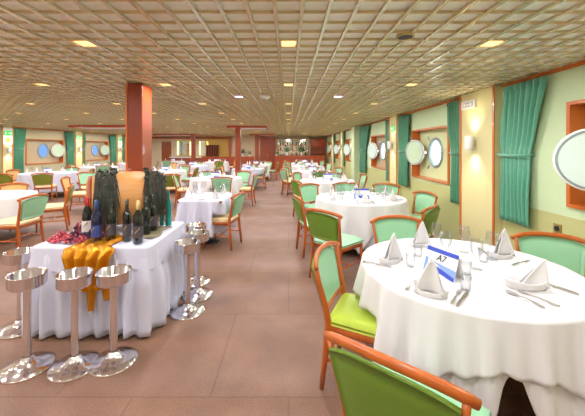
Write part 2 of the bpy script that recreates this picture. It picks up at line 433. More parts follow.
# ordinal words for labels
ORD = ['first', 'second', 'third', 'fourth', 'fifth', 'sixth', 'seventh', 'eighth', 'ninth', 'tenth', 'eleventh', 'twelfth', 'thirteenth', 'fourteenth', 'fifteenth']
colx = [(1.5, 'right-hand window side'), (0, 'central aisle'), (-1.5, 'added pillar line'), (-3.05, 'inner left'), (-4.6, 'middle left'), (-6.1, 'outer left'), (-7.7, 'added left window side'), (-9.3, 'added far left wall')]
for (x, nm) in colx:  # rows beyond the few lamps seen are added to light the room
    k = 0
    for j in range(-2, 12):
        y = 2.34 + 1.56 * j
        if y > 20.5: continue
        vis = y > .9
        if vis: k += 1
        lb = '%s warm square spotlight from the front in the %s ceiling row' % (ORD[max(k - 1, 0)], nm) if vis else 'small added warm square spotlight in the ceiling grid above the viewer, %s' % nm
        ceiling_light(x, y, 'lamp_warm', CEILING_WATTS, lb)
ceiling_light(.78, 4.75, 'lamp_violet', None, 'small violet light in the ceiling grid right of the aisle')
ceiling_light(-.76, 4.75, 'lamp_violet', None, 'small violet light in the ceiling grid left of the aisle')
sd = empty('smoke_detector', (-.35, 4.6, ZC)); tag(sd, 'round white smoke detector hanging under the ceiling grid left of the aisle', 'smoke detector')
MB().lathe([(.001, -.0), (.075, 0), (.078, -.03), (.05, -.055), (.001, -.06)], 20).build('housing', 'white', sd, smooth=True)
MB().lathe([(.001, -.06), (.02, -.06), (.018, -.075), (.001, -.078)], 12).build('sensor', 'grey', sd, smooth=True)
v_ = empty('speaker_grille', (.80, 2.14, ZC)); tag(v_, 'small dark round grille in the ceiling grid above the window tables', 'speaker grille')
MB().lathe([(.001, .0), (.05, 0), (.05, -.012), (.001, -.014)], 16).build('grille', 'black', v_)
MB().lathe([(.05, .0), (.06, 0), (.06, -.014), (.05, -.014)], 16).build('rim', 'brass', v_)

# ------------------------------------------------------------------ curtains, sconces, signs
def curtain(s, X, a_top, b_top, a_bot, b_bot, m, label, zb=.73, zt=2.32, tie=1.52):
    o = empty('curtain', (X, (a_top + b_top) / 2, zb)); y0 = o.location.y
    tag(o, label, 'curtain')
    wT = b_top - a_top; nf = max(4, int(wT / .085)); NU = nf * 8 + 1; NV = 26
    rnd = random.Random(int(a_top * 100)); ph = [rnd.uniform(-.5, .5) for _ in range(nf + 2)]
    def fn(i, j):
        u = i / (NU - 1); v = j / (NV - 1); z = zt + (zb - zt) * v
        tv = min(1, max(0, (zt - z) / (zt - tie))); tv = tv ** 1.2
        aa = a_top + (a_bot - a_top) * tv; bb = b_top + (b_bot - b_top) * tv
        y = aa + (bb - aa) * (u + .012 * math.sin(6 * PI * u + ph[1]))
        amp = (.028 + .012 * math.sin(3 * PI * v)) * (1 - .3 * tv)
        if abs(z - tie) < .05: amp *= .6
        if v < .05: amp = .03
        f = math.sin(2 * PI * nf * u + ph[int(u * nf)] * .9 + .6 * math.sin(2.3 * v))
        x = -s * (.06 + amp * f + .008 * math.sin(9 * v + 5 * u))
        return (x, y - y0, z - zb)
    cm = MB().grid(fn, NU, NV).build('drape', m, o, smooth=True, solid=.004)
    hd = MB()
    for k in range(nf):
        y = a_top + wT * (k + .5) / nf - y0
        hd.sphere((-s * .06, y, zt - zb - .03), .035, 8, 5, (1, .9, 1.2))
    hd.build('gathered_heading', m, o, smooth=True)
    tb = MB(); tb.tube([(-s * .01, a_bot - y0 - .005, tie - zb), (-s * .105, a_bot - y0 + .01, tie - zb - .005), (-s * .115, (a_bot + b_bot) / 2 - y0, tie - zb - .012), (-s * .105, b_bot - y0 - .01, tie - zb - .005), (-s * .01, b_bot - y0 + .005, tie - zb)], .015, 8, ell=(.35, 1)); tb.build('tieback', m, o, smooth=True)
    return o
# right wall: near bay, A-B bay, B-C bay, beyond
curtain(1, XR, 3.14, 3.78, 3.36, 3.82, 'curtain_pale', 'large pale green curtain gathered at the top beside the nearest wall lamp pilaster')
curtain(1, XR, 4.70, 5.12, 4.70, 4.98, 'curtain', 'narrow dark green curtain between the wall lamp pilaster and the open porthole')
curtain(1, XR, 6.72, 7.32, 6.80, 7.32, 'curtain', 'green curtain between the green porthole lid and the pilaster with the exit sign')
curtain(1, XR, 7.95, 8.35, 7.95, 8.25, 'curtain', 'narrow green curtain just beyond the pilaster with the first exit sign')
curtain(1, XR, 10.0, 11.35, 10.5, 11.35, 'curtain', 'green curtain beside the pale square column by the right windows')
curtain(1, XR, 14.42, 14.74, 14.5, 14.74, 'curtain', 'green curtain nearer the viewer than the fourth pilaster on the right')
curtain(1, XR, 17.5, 17.84, 17.6, 17.84, 'curtain', 'green curtain next to the farthest pilaster on the right wall')
curtain(1, XR, 12.62, 12.74, 12.62, 12.74, 'curtain', 'thin green curtain just past the third right-hand pilaster')
curtain(1, XR, 15.42, 15.78, 15.42, 15.7, 'curtain', 'green curtain just past the fourth right-hand pilaster')
curtain(1, XR, 18.65, 19.15, 18.65, 19.1, 'curtain', 'green curtain beyond the farthest pilaster on the right wall')
curtain(-1, XL, 11.48, 12.08, 11.48, 11.95, 'curtain', 'green curtain right of the leftmost lit pilaster', .55)
curtain(-1, XL, 14.12, 14.75, 14.3, 14.75, 'curtain', 'green curtain left of the second lit pilaster on the left wall', .55)
curtain(-1, XL, 15.32, 15.6, 15.32, 15.55, 'curtain', 'narrow green curtain right of the second lit pilaster on the left wall', .55)
curtain(-1, XL, 17.62, 18.38, 17.8, 18.38, 'curtain', 'green curtain left of the third lit pilaster on the left wall', .55)
curtain(-1, XL, 18.97, 19.38, 18.97, 19.3, 'curtain', 'green curtain on the left wall past the third lit pilaster', .55)
curtain(-1, XL, 10.52, 10.95, 10.6, 10.95, 'curtain', 'green curtain on the left wall at the left edge of view', .55)

def sconce(s, X, y, label, z=1.66, e=9):
    o = empty('wall_lamp', (X, y, z)); tag(o, label, 'wall lamp', 'up and down wall lamps on the pilasters')
    MB().lathe([(.045, -.10), (.055, -.09), (.055, .09), (.045, .10), (.04, .085), (.04, -.085), (.045, -.10)], 20, (-s * .08, 0, 0)).build('lamp_shade', 'white', o, smooth=True)
    MB().box(min(0, -s * .04), max(0, -s * .04), -.025, .025, -.04, .04).build('bracket', 'steel', o)
    for sg in (1, -1):
        MB().lathe([(.001, sg * .07), (.038, sg * .07)], 16, (-s * .08, 0, 0)).build('bulb', 'lamp_white', o)
        ld = bpy.data.lights.new('lamp_glow', 'SPOT'); ld.energy = e * 1.4; ld.spot_size = R(105); ld.spot_blend = .9; ld.color = (1, .82, .5); ld.shadow_soft_size = .03
        lo = bpy.data.objects.new('lamp_glow', ld); C.objects.link(lo); lo.parent = o; lo.location = (-s * .085, 0, sg * .10)
        lo.rotation_euler = (0 if sg < 0 else PI, 0, 0)
sconce(1, XR - .1, 4.28, 'white cylindrical wall lamp on the nearest right-hand pilaster', e=16)
for y, nm in ((7.64, 'second'), (12.28, 'third'), (15.08, 'fourth'), (18.2, 'fifth')): sconce(1, XR - .1, y, 'white wall lamp on the %s pilaster along the right wall' % nm)
for y, nm in ((11.22, 'first visible'), (15.04, 'second visible'), (18.7, 'third visible')): sconce(-1, XL + .1, y, 'white wall lamp on the %s pilaster of the left wall' % nm, 1.5, 14)

pl = empty('wall_plate', (XR - .1, 4.42, 2.2)); tag(pl, 'white emergency plate at the top of the nearest right pilaster above the lamp', 'sign')
MB().box(-.02, 0, -.17, .17, -.055, .065).build('plate', 'white', pl, bevel=.004)
MB().box(-.026, -.02, -.12, .12, -.03, .035).build('inset_panel', 'grey', pl)
mk = MB(); mk.box(-.029, -.026, -.10, -.05, -.018, .025); mk.box(-.029, -.026, -.03, .03, -.005, .012); mk.box(-.029, -.026, .05, .1, -.018, .025); mk.build('markings', 'white', pl)
def sign(s, X, y, z, h, w_, label, yellow=False):
    o = empty('exit_sign', (X, y, z)); tag(o, label, 'sign')
    q = lambda d0, d1, y0, y1, z0, z1: MB().box(min(-s * d0, -s * d1), max(-s * d0, -s * d1), y0, y1, z0, z1)
    if yellow:
        q(0, .006, -w_ / 2 - .03, w_ / 2 + .03, -h * 2.4, h / 2 + .09).build('backing_board', 'white', o)
        MB().lathe([(.001, 0), (.085, 0), (.085, .006), (.001, .006)], 20, (-s * .012, 0, -h * 1.5), Matrix.Rotation(R(90), 4, 'Y')).build('yellow_disc', 'sign_yellow', o)
    q(.006, .014, -w_ / 2, w_ / 2, -h / 2, h / 2).build('green_plate', 'sign_green', o)
    fg = MB(); f = lambda y0, y1, z0, z1: fg.box(min(-s * .014, -s * .017), max(-s * .014, -s * .017), y0 * w_, y1 * w_, z0 * h, z1 * h)
    f(-.32, -.18, .05, .35); f(-.38, -.1, -.12, .0); f(-.3, -.2, -.38, -.1); f(.02, .28, -.08, .08); f(.22, .40, -.2, .2)
    fg.build('pictogram', 'white', o)
sign(1, XR - .1, 7.64, 2.06, .14, .26, 'small green exit sign high on the second right-hand pilaster')
sign(1, XR - .1, 12.28, 1.97, .2, .30, 'small green exit sign high on the third right-hand pilaster')
sign(-1, XL + .1, 11.22, 2.12, .17, .36, 'green and yellow safety sign on the leftmost lit pilaster', True)
sign(-1, XL + .1, 15.04, 2.08, .16, .36, 'green safety sign on the second lit pilaster of the left wall')
sign(-1, XL + .1, 18.7, 2.06, .16, .36, 'green safety sign on the third lit pilaster of the left wall', True)
sk = empty('wall_socket', (XR, 3.08, .80)); tag(sk, 'small brass wall socket on the right wall below the large curtain', 'socket')
MB().box(-.01, 0, -.045, .045, -.05, .05).build('plate', 'brass', sk, bevel=.004); MB().lathe([(.001, 0), (.025, 0), (.025, .008), (.02, .008), (.001, .003)], 16, (-.012, 0, 0), Matrix.Rotation(R(-90), 4, 'Y')).build('outlet', 'black', sk)

# ------------------------------------------------------------------ chairs
def soft_box(mb, w1, w2, d, z0, z1, yo=0):
    """seat pad: w1 rear width, w2 front width, domed"""
    NU, NV = 13, 13
    def edge(u, v):
        wv = w1 + (w2 - w1) * v; x = (u - .5) * wv; y = yo + (v - .5) * d + (.035 * (1 - (2 * u - 1) ** 2) * v)
        return x, y
    def top(i, j):
        u, v = i / (NU - 1), j / (NV - 1); x, y = edge(u, v)
        e = min(u, 1 - u, v, 1 - v) * 2; z = z1 - (z1 - z0) * .55 * max(0, 1 - e / .22) ** 2 + .012 * e
        return (x, y, z)
    mb.grid(top, NU, NV)
    def bot(i, j): u, v = i / (NU - 1), j / (NV - 1); x, y = edge(1 - u, v); return (x, y, z0)
    b = len(mb.v); mb.grid(bot, NU, NV)
    per = [(i, 0) for i in range(NU)] + [(NU - 1, j) for j in range(1, NV)] + [(i, NV - 1) for i in range(NU - 2, -1, -1)] + [(0, j) for j in range(NV - 2, 0, -1)]
    b0 = b - NU * NV
    for k in range(len(per)):
        (i, j), (i2, j2) = per[k], per[(k + 1) % len(per)]
        mb.face([b0 + i * NV + j, b0 + i2 * NV + j2, b + (NU - 1 - i2) * NV + j2, b + (NU - 1 - i) * NV + j])
def make_chair(front, rear, seat, wood='wood'):
    t = empty('dining_chair'); t['category'] = 'chair'
    mb = MB(); soft_box(mb, .42, .49, .45, .435, .485, .0); mb.build('seat', seat, t, smooth=True)
    ap = MB()
    ap.tube([(-.225, .20, .41), (-.1, .235, .41), (0, .245, .41), (.1, .235, .41), (.225, .20, .41)], .03, 8, ell=(.45, 1))
    ap.tube([(-.225, .20, .41), (-.20, -.2, .41)], .03, 8, ell=(.45, 1)); ap.tube([(.225, .20, .41), (.20, -.2, .41)], .03, 8, ell=(.45, 1))
    ap.tube([(-.20, -.2, .41), (.20, -.2, .41)], .03, 8, ell=(.45, 1)); ap.build('seat_frame', wood, t, smooth=True)
    for s in (-1, 1):
        MB().tube([(s * .22, .20, .43), (s * .222, .205, .25), (s * .215, .21, 0)], [.021, .018, .013], 10).build('leg', wood, t, smooth=True)
        MB().tube([(s * .215, -.26, 0), (s * .208, -.235, .22), (s * .203, -.215, .44), (s * .212, -.235, .56), (s * .232, -.275, .72), (s * .245, -.29, .82)], [.014, .018, .021, .019, .016, .016], 10, ell=(.85, 1.15)).build('leg', wood, t, smooth=True)
        MB().tube([(s * .211, .20, .20), (s * .209, -.235, .20)], .010, 8).build('stretcher', wood, t, smooth=True)
    MB().tube([(-.21, -.02, .20), (.21, -.02, .20)], .010, 8).build('stretcher', wood, t, smooth=True)
    # curved top rail with drooping ends
    pts = []; rr = []
    for k in range(17):
        u = -1 + 2 * k / 16
        pts.append((.275 * u, -.33 + .055 * abs(u) ** 2.2, .862 - .045 * abs(u) ** 2.6)); rr.append(.0185 if abs(u) < .95 else .016)
    MB().tube(pts, rr, 10, ell=(.85, 1.1)).build('top_rail', wood, t, smooth=True)
    # upholstered back, front and rear faces are two sub-colours
    NU, NV = 13, 9
    def pt(i, j, off):
        u = -1 + 2 * i / (NU - 1); v = j / (NV - 1); z = .515 + .325 * v - (.04 * abs(u) ** 2.6 * v)
        hw = .190 + .042 * v ** 1.0
        y = -.245 - .065 * v - .035 * (1 - u * u) * (.3 + .7 * v)
        puff = (1 - abs(u) ** 4) * (1 - (2 * v - 1) ** 4)
        return (u * hw, y + off * (.012 + .012 * puff) - .004, z)
    bb = MB(); bb.cur = 0; bb.grid(lambda i, j: pt(i, j, 1), NU, NV)
    bb.cur = 1; bb.grid(lambda i, j: pt(NU - 1 - i, j, -1), NU, NV)
    n0, n1 = 0, NU * NV
    def rim(a, b_): bb.face([a[0], b_[0], b_[1], a[1]])
    bd = [(i, 0) for i in range(NU)] + [(NU - 1, j) for j in range(1, NV)] + [(i, NV - 1) for i in range(NU - 2, -1, -1)] + [(0, j) for j in range(NV - 2, 0, -1)]
    for k in range(len(bd)):
        (i, j), (i2, j2) = bd[k], bd[(k + 1) % len(bd)]
        rim((i * NV + j, n1 + (NU - 1 - i) * NV + j), (i2 * NV + j2, n1 + (NU - 1 - i2) * NV + j2))
    bb.build('backrest', [front, rear], t, smooth=True)
    MB().tube([(-.20, -.235, .515), (0, -.25, .51), (.20, -.235, .515)], .014, 8).build('lower_rail', wood, t, smooth=True)
    return t
CH = {'green': make_chair('mint', 'leaf_green', 'mint'), 'lime': make_chair('mint', 'leaf_green', 'lime'), 'mint': make_chair('mint', 'mint', 'cream_seat'),  # seat and back variants put differing light into the upholstery colour
      'olive': make_chair('peach', 'olive', 'cream_seat'), 'peach': make_chair('peach', 'peach', 'cream_seat')}
chairs = []
CG = 'wooden dining chairs with padded green backs'
def chair(kind, rx, ry, fx, fy, label):
    n = math.hypot(fx, fy); fx, fy = fx / n, fy / n
    x, y = rx + .3 * fx, ry + .3 * fy
    rz = math.atan2(-fx, fy)
    chairs.append((x, y, fx, fy))
    return place(CH[kind], (x, y, 0), rz, label, CG)
A = 'the table with the A7 card'
chair('green', .353, 1.105, .64, .77, 'nearest green-backed wooden chair, seen from behind in front of ' + A)
chair('lime', .27, 2.28, .91, -.41, 'wooden chair with yellow-green seat left of ' + A)
chair('green', 1.13, 3.30, .05, -1, 'mint-backed wooden chair at the far side of ' + A)
chair('green', 2.20, 2.62, -.42, -.9, 'pale mint chair between %s and the right wall' % A)
chair('green', .39, 3.66, .70, .71, 'wooden chair with broad dark green back, at the near-left of the second window table')
chair('green', .13, 4.72, .97, .2, 'wooden chair seen edge-on at the aisle side of the second window table')
chair('green', .40, 6.28, .6, -.8, 'mint-fronted chair at the far-left side of the second window table')
chair('green', 1.19, 6.52, .05, -1, 'mint-fronted chair directly behind the second window table')
chair('lime', 1.98, 6.32, -.45, -.9, 'lime chair at the far-right of the second window table')
chair('green', 1.80, 3.92, -.72, .7, 'green chair turned away, at the near-right of the second window table')
chair('green', 2.25, 5.12, -.9, -.3, 'mint chair against the right wall below the open round porthole')
chair('green', .16, 7.0, .9, .4, 'dark-backed chair at the near aisle corner of the third window table')
chair('green', .24, 9.2, .85, -.5, 'light green chair at the far aisle corner of the third window table')
chair('lime', 2.05, 8.5, -1, -.1, 'lime chair at the wall side of the third window table')
# left
chair('mint', -3.93, 4.84, -1, .05, 'wooden chair with mint back, right of the left-edge round table')
chair('olive', -4.35, 6.24, -.85, -.5, 'chair with cream seat and tan back at the far-right of the left-edge table')
chair('peach', -5.62, 6.4, .2, -.97, 'peach-fronted chair behind the left-edge round table')
chair('olive', -7.1, 9.0, -.4, .9, 'olive-backed chair in front of the far left window table')
chair('olive', -7.95, 8.7, .05, 1, 'tan chair at the left edge before the far left window table')
chair('peach', -9.1, 10.3, 1, 0, 'peach chair between the left wall and the far left window table')
chair('olive', -5.55, 7.75, 1, .3, 'chair with cream seat left of the barrel, turned to the right')
chair('mint', -6.0, 9.3, .75, -.65, 'mint-fronted chair left of the barrel, farther back')
chair('mint', -.80, 5.05, -.97, .2, 'mint chair on the aisle side of the small square table')
chair('mint', -1.66, 7.75, -.15, 1, 'bright mint-backed chair behind the small square table')
chair('green', -1.40, 9.75, -.35, -.94, 'mint chair at the far side of the pink-white table left of the aisle')
chair('mint', -.92, 8.7, -1, .05, 'green chair edge-on at the aisle side of the pink-white table')
chair('mint', -.86, 12.1, -1, .05, 'green chair on the aisle beside the second pillar')
chair('olive', -3.25, 8.6, -.4, .9, 'olive-backed chair behind the barrel, just left of the small square table')
chair('mint', -4.1, 12.3, -.3, -.95, 'mint-fronted chair at the far side of the third table behind the barrel')

# ------------------------------------------------------------------ tables and cloths
def dent_radius(cx, cy, th, z, r):
    if z > .53: return r
    k = r
    while k > .40:
        px, py = cx + k * math.cos(th), cy + k * math.sin(th); hit = False
        for (x, y, fx, fy) in chairs:
            dx, dy = px - x, py - y
            if abs(dx) + abs(dy) > 1: continue
            a = dx * fx + dy * fy; b = dx * (-fy) + dy * fx
            if abs(b) < .27 and -.28 < a < .08: hit = True; break
        if not hit: return k
        k -= .02
    return .40
def smooth_ring(v, n=2):
    for _ in range(n): v = [min(v[i], (v[i - 1] + v[i] + v[(i + 1) % len(v)]) / 3) for i in range(len(v))]
    return v
def cloth(name, cx, cy, r, hem, folds, seed, m, label, group, lift=0, square=None, rot=0, amp=.05, aspect=None, N=144, hemf=None):
    rnd = random.Random(seed); ph = [rnd.uniform(0, 6.28) for _ in range(6)]
    def R0(th):
        if aspect:     # rounded rectangle
            a, b = aspect; c, s = abs(math.cos(th)), abs(math.sin(th)); p = 9
            return 1 / ((c / a) ** p + (s / b) ** p) ** (1 / p)
        return r
    def fold(th):
        f_ = fold0(th); return math.copysign(abs(f_) ** .8, f_)
    def fold0(th): return math.sin(folds * th + ph[0] + .8 * math.sin(3 * th + ph[1])) * (.65 + .35 * math.sin(2 * th + ph[2])) + .3 * math.sin(folds * 2.1 * th + ph[3])
    def hemz(th):
        if hemf: return hemf(th)
        if square:
            t = (th - rot) ; c, s = abs(math.cos(t)), abs(math.sin(t)); d = (square / max(c, s)) - r
            return .76 - d * .93 + .012 * math.sin(folds * th)
        return hem + .012 * math.sin(folds * th + ph[4])
    NV = 18; rings = []
    top = [.25, .6, .85, .97]
    mb = MB(); zt = .763 + lift
    mb.v.append(Vector((0, 0, zt)))
    for f_ in top: rings.append([Vector((R0(2 * PI * k / N) * f_ * math.cos(2 * PI * k / N), R0(2 * PI * k / N) * f_ * math.sin(2 * PI * k / N), zt)) for k in range(N)])
    for j in range(NV):
        v = (j / (NV - 1)); rad = []; zz = []
        for k in range(N):
            th = 2 * PI * k / N; h = hemz(th)
            z = zt - .004 - (zt - .004 - h) * v ** 1.15
            q = (zt - z)
            rr_ = R0(th) + .008 + lift * (.8 + 3 * min(1, q / .3)) + min(q, .7) * .10 + amp * min(1, q / .35) * fold(th)
            if not aspect or True: rr_ = dent_radius(cx, cy, th, z, rr_)
            rad.append(rr_); zz.append(z)
        if j > NV * .3: rad = smooth_ring(rad)
        rings.append([Vector((rad[k] * math.cos(2 * PI * k / N), rad[k] * math.sin(2 * PI * k / N), zz[k])) for k in range(N)])
    for rg in rings: mb.v += rg
    for k in range(N): mb.face([0, 1 + k, 1 + (k + 1) % N])
    for i in range(len(rings) - 1):
        for k in range(N):
            a = 1 + i * N; b = a + N; k2 = (k + 1) % N
            mb.face([a + k, b + k, b + k2, a + k2])
    o = mb.build(name, m, None, smooth=True, solid=.003)
    o.location = (cx, cy, 0); tag(o, label, 'tablecloth', group); return o
def table_under(cx, cy, r, label, rect=None):
    t = empty('dining_table', (cx, cy, 0)); tag(t, label, 'table', 'tables under floor-length white cloths')
    if rect: MB().box(-rect[0] + .01, rect[0] - .01, -rect[1] + .01, rect[1] - .01, .72, .755).build('tabletop', 'dark_wood', t)
    else: MB().lathe([(.001, .72), (r - .012, .72), (r - .006, .737), (r - .012, .755), (.001, .755)], 40).build('tabletop', 'dark_wood', t)
    MB().lathe([(.045, .72), (.04, .06), (.05, .03)], 16).build('pedestal', 'black', t, smooth=True)
    MB().lathe([(.05, .035), (.2, .022), (.22, 0), (.001, 0)], 24).build('base', 'black', t, smooth=True)

# tableware prototypes
def proto(name, cat): o = empty(name); o['category'] = cat; return o
def napkin_mesh():
    # square napkin folded into a boat with a tall pointed sail
    mb = MB(); N = 24
    def wall(i, j):
        th = 2 * PI * i / N; v = j / 5
        rx, ry = .068 * (1 + .12 * v), .040 * (1 + .1 * v)
        h = .020 + .020 * abs(math.cos(th)) ** 3
        return (rx * math.cos(th), ry * math.sin(th), h * v)
    mb.grid(wall, N, 6, wrap=True)
    def sail(i, j):
        u = i / 8; v = j / 10; hw = .060 * (1 - v) ** .85 + .002
        x = (u - .5) * 2 * hw; return (x + .01 * v, -.012 + .035 * (1 - (2 * u - 1) ** 2) * (1 - v) ** .6 - .01 * v, .012 + .158 * v)
    mb.grid(sail, 9, 11)
    def sail2(i, j):
        x, y, z = sail(i, j); return (x, y - .03 * (1 - j / 10), z * .96)
    mb.grid(sail2, 9, 11)
    return mb
def boat_mesh():
    mb = MB(); N = 28
    def wall(i, j):
        th = 2 * PI * i / N; v = j / 5; c = math.cos(th)
        return (.085 * (1 + .12 * v) * c, .038 * (1 + .3 * v) * math.sin(th) * (1 - .3 * c * c), (.034 + .012 * c * c) * v)
    mb.grid(wall, N, 6, wrap=True)
    for off in (0, .03):
        def sail(i, j):
            u = i / 8; v = j / 10; x0 = -.045 + .125 * v; x1 = .082 + .004 * v
            return (x0 + (x1 - x0) * u, .02 - off * (1 - v) + .018 * math.sin(PI * u) * (1 - v) - .02, .012 + .125 * v ** .9)
        mb.grid(sail, 9, 11)
    return mb
boat = boat_mesh().build('napkin', 'napkin', None, smooth=True, solid=.003); boat['category'] = 'napkin'
nap = napkin_mesh().build('napkin', 'napkin', None, smooth=True, solid=.003); nap['category'] = 'napkin'
wg = proto('wine_glass', 'glass')
MB().lathe([(.020, .092), (.036, .115), (.041, .145), (.038, .175), (.033, .205), (.0315, .205), (.036, .175), (.039, .145), (.034, .117), (.018, .095)], 20).build('bowl', 'glass', wg, smooth=True)
MB().lathe([(.020, .094), (.006, .085), (.0042, .06), (.0042, .02), (.008, .008)], 12).build('stem', 'glass', wg, smooth=True)
MB().lathe([(.008, .008), (.034, .003), (.035, .0), (.001, .0)], 20).build('foot', 'glass', wg, smooth=True)
tb = MB().lathe([(.001, .004), (.026, .004), (.030, .05), (.034, .095), (.0325, .095), (.029, .05), (.027, .010), (.001, .010)], 20).build('tumbler', 'glass', None, smooth=True); tb['category'] = 'glass'
def ribbon(mb, prof, thick=.002):
    """flat cutlery: list of (y, halfwidth, z)"""
    b = len(mb.v)
    for y, hw, z in prof: mb.v += [Vector((-hw, y, z)), Vector((hw, y, z)), Vector((hw, y, z + thick)), Vector((-hw, y, z + thick))]
    for i in range(len(prof) - 1):
        o = b + i * 4
        for q in range(4): mb.face([o + q, o + (q + 1) % 4, o + 4 + (q + 1) % 4, o + 4 + q])
    mb.face([b + 3, b + 2, b + 1, b]); e = b + (len(prof) - 1) * 4; mb.face([e, e + 1, e + 2, e + 3])
kn = proto('knife', 'knife')
m_ = MB(); ribbon(m_, [(0, .005, .002), (.02, .008, .002), (.10, .007, .003)], .006); m_.build('handle', 'steel', kn, smooth=False)
m_ = MB(); ribbon(m_, [(.10, .006, .004), (.12, .009, .003), (.19, .009, .003), (.225, .002, .003)], .002); m_.build('blade', 'steel', kn)
fk = proto('fork', 'fork')
m_ = MB(); ribbon(m_, [(0, .008, .002), (.03, .008, .003), (.09, .004, .006), (.13, .004, .004), (.145, .010, .003)], .003); m_.build('handle', 'steel', fk)
for k in range(4):
    m_ = MB(); x0 = -.0085 + .0057 * k; ribbon(m_, [(.142, .0018, .003), (.17, .0017, .002), (.20, .0012, .005)], .002)
    for v in m_.v: v.x += x0
    m_.build('tine', 'steel', fk)
spn = MB(); ribbon(spn, [(0, .008, .002), (.03, .008, .003), (.09, .004, .006), (.13, .004, .004), (.15, .014, .003), (.175, .019, .002), (.195, .015, .003), (.205, .005, .004)], .003)
spn = spn.build('spoon', 'steel'); spn['category'] = 'spoon'
plt = MB().lathe([(.001, .004), (.055, .004), (.085, .014), (.086, .017), (.055, .008), (.001, .008)], 28).build('side_plate', 'white', None, smooth=True); plt['category'] = 'plate'

def menu_card(x, y, rz, label, text=None, sc=1):
    o = empty('table_card', (x, y, .766 + .002), rz); tag(o, label, 'table card')
    W, H, dp = .128 * sc, .175 * sc, .045
    lean = math.atan2(dp, H)
    mf = Matrix.Translation((0, -dp, 0)) @ Matrix.Rotation(-lean, 4, 'X'); mbk = Matrix.Translation((0, dp, 0)) @ Matrix.Rotation(lean, 4, 'X')
    Hh = math.hypot(H, dp)
    MB().box(-W, W, -.001, .001, 0, Hh, mf).build('front_leaf', 'white', o); MB().box(-W, W, -.001, .001, 0, Hh, mbk).build('rear_leaf', 'white', o)
    MB().box(-W, W, -.003, -.001, Hh * .84, Hh, mf).build('blue_band', 'blue_ink', o)
    MB().box(-W, -W * .80, -.003, -.001, Hh * .02, Hh * .56, mf).build('blue_side_strip', 'sky_ink', o)
    p = MB(); b = len(p.v)
    for (u, v) in ((-.45, .48), (1, .40), (1, .03), (.9, .03)): p.v.append(mf @ Vector((u * W, -.003, v * Hh)))
    p.face([0, 1, 2, 3]); p.build('printed_picture', 'sky_ink', o)
    p = MB()
    for (u, v) in ((-.55, .40), (.95, .14), (.95, .0), (-.3, .14)): p.v.append(mf @ Vector((u * W, -.004, v * Hh)))
    p.face([0, 1, 2, 3]); p.build('blue_corner', 'blue_ink', o)
    if text:
        c = bpy.data.curves.new('card_text', 'FONT'); c.body = text; c.size = .062 * sc; c.align_x = 'CENTER'; c.shear = .25; c.extrude = .0006; c.offset = .0008
        c.materials.append(M['ink']); t0 = bpy.data.objects.new('tmp', c); C.objects.link(t0); bpy.context.view_layer.update()
        me = bpy.data.meshes.new_from_object(t0.evaluated_get(bpy.context.evaluated_depsgraph_get())); bpy.data.objects.remove(t0); bpy.data.curves.remove(c)
        t = bpy.data.objects.new('card_lettering', me); C.objects.link(t); t.parent = o
        t.matrix_local = mf @ Matrix.Translation((0, -.004, Hh * .56)) @ Matrix.Rotation(R(90), 4, 'X')
    return o
DIRS = ['right', 'far right', 'far', 'far left', 'left', 'near left', 'near', 'near right']
def dirname(th): return DIRS[int(round((th % (2 * PI)) / (PI / 4))) % 8]
ZT_ = .769
def setting(cx, cy, r, th, tn, full=True, lift=0):
    ux, uy = math.cos(th), math.sin(th); tx, ty = -uy, ux       # outward, tangent
    z = ZT_ + lift; dn = dirname(th)
    P_ = lambda o_, t_: (cx + ux * (r - o_) + tx * t_, cy + uy * (r - o_) + ty * t_, z)
    rz = math.atan2(-ux, uy)
    place(nap, P_(.17, 0), rz + random.uniform(-.6, .6), 'peaked white napkin, %s place, %s' % (dn, tn), 'white peaked napkins')
    place(wg, P_(.34, -.10), 0, 'stemmed wine glass, %s place, %s' % (dn, tn), 'wine glasses on the tables')
    if full:
        place(tb, P_(.33, .02), 0, 'clear tumbler, %s place, %s' % (dn, tn), 'tumblers on the tables')
        place(fk, P_(.06, -.12), rz + PI, 'steel fork, %s place, %s' % (dn, tn), 'steel forks')
        place(wg, P_(.28, .12), 0, 'second stemmed wine glass, %s place, %s' % (dn, tn), 'wine glasses on the tables')
        place(kn, P_(.06, .11), rz + PI, 'steel knife, %s place, %s' % (dn, tn), 'steel knives')
# --- table A7
T1 = (1.228, 2.18); r1 = .685
table_under(*T1, r1, 'round table hidden under the cloth nearest the viewer')
def hem1(th):
    d = (math.degrees(th) % 360)
    lift = .36 * math.exp(-((d - 258) / 8) ** 2)
    return .16 + lift + .012 * math.sin(9 * th)
cloth('tablecloth', *T1, r1, .16, 19, 3, 'cloth', 'long white under-cloth of the nearest round table', 'white tablecloths', 0, amp=.045, N=288, hemf=hem1)
cloth('table_topper', *T1, r1, .4, 19, 3, 'cloth', 'white upper cloth on the nearest round table, A7 card on it', 'white upper tablecloths', .006, square=.95, rot=R(-12), amp=.055, N=288)
def on(px, py, z=.84): Y = z * 312 / (py - 147.5); return ((px - 288.5) / 312 * Y, Y)
Z1 = ZT_ + .006
def put(p, x, y, rz, label, group, sc=1): return place(p, (x, y, Z1), rz, label, group, sc)
NG, GG, KG, FG = 'white peaked napkins', 'wine glasses on the tables', 'steel knives', 'steel forks'
put(nap, .735, 2.26, R(25), 'white peaked napkin at the left edge of ' + A, NG, 1.25)
put(nap, .80, 1.76, R(-35), 'white peaked napkin in front of the A7 card', NG, 1.25)
put(boat, 1.40, 1.84, R(-8), 'large white boat-shaped napkin nearest right on ' + A, NG, 1.25)
put(nap, 1.60, 2.36, R(10), 'white peaked napkin at the far right of ' + A, NG, 1.3)
put(nap, 1.10, 2.62, R(5), 'white peaked napkin at the far side of ' + A, NG, 1.25)
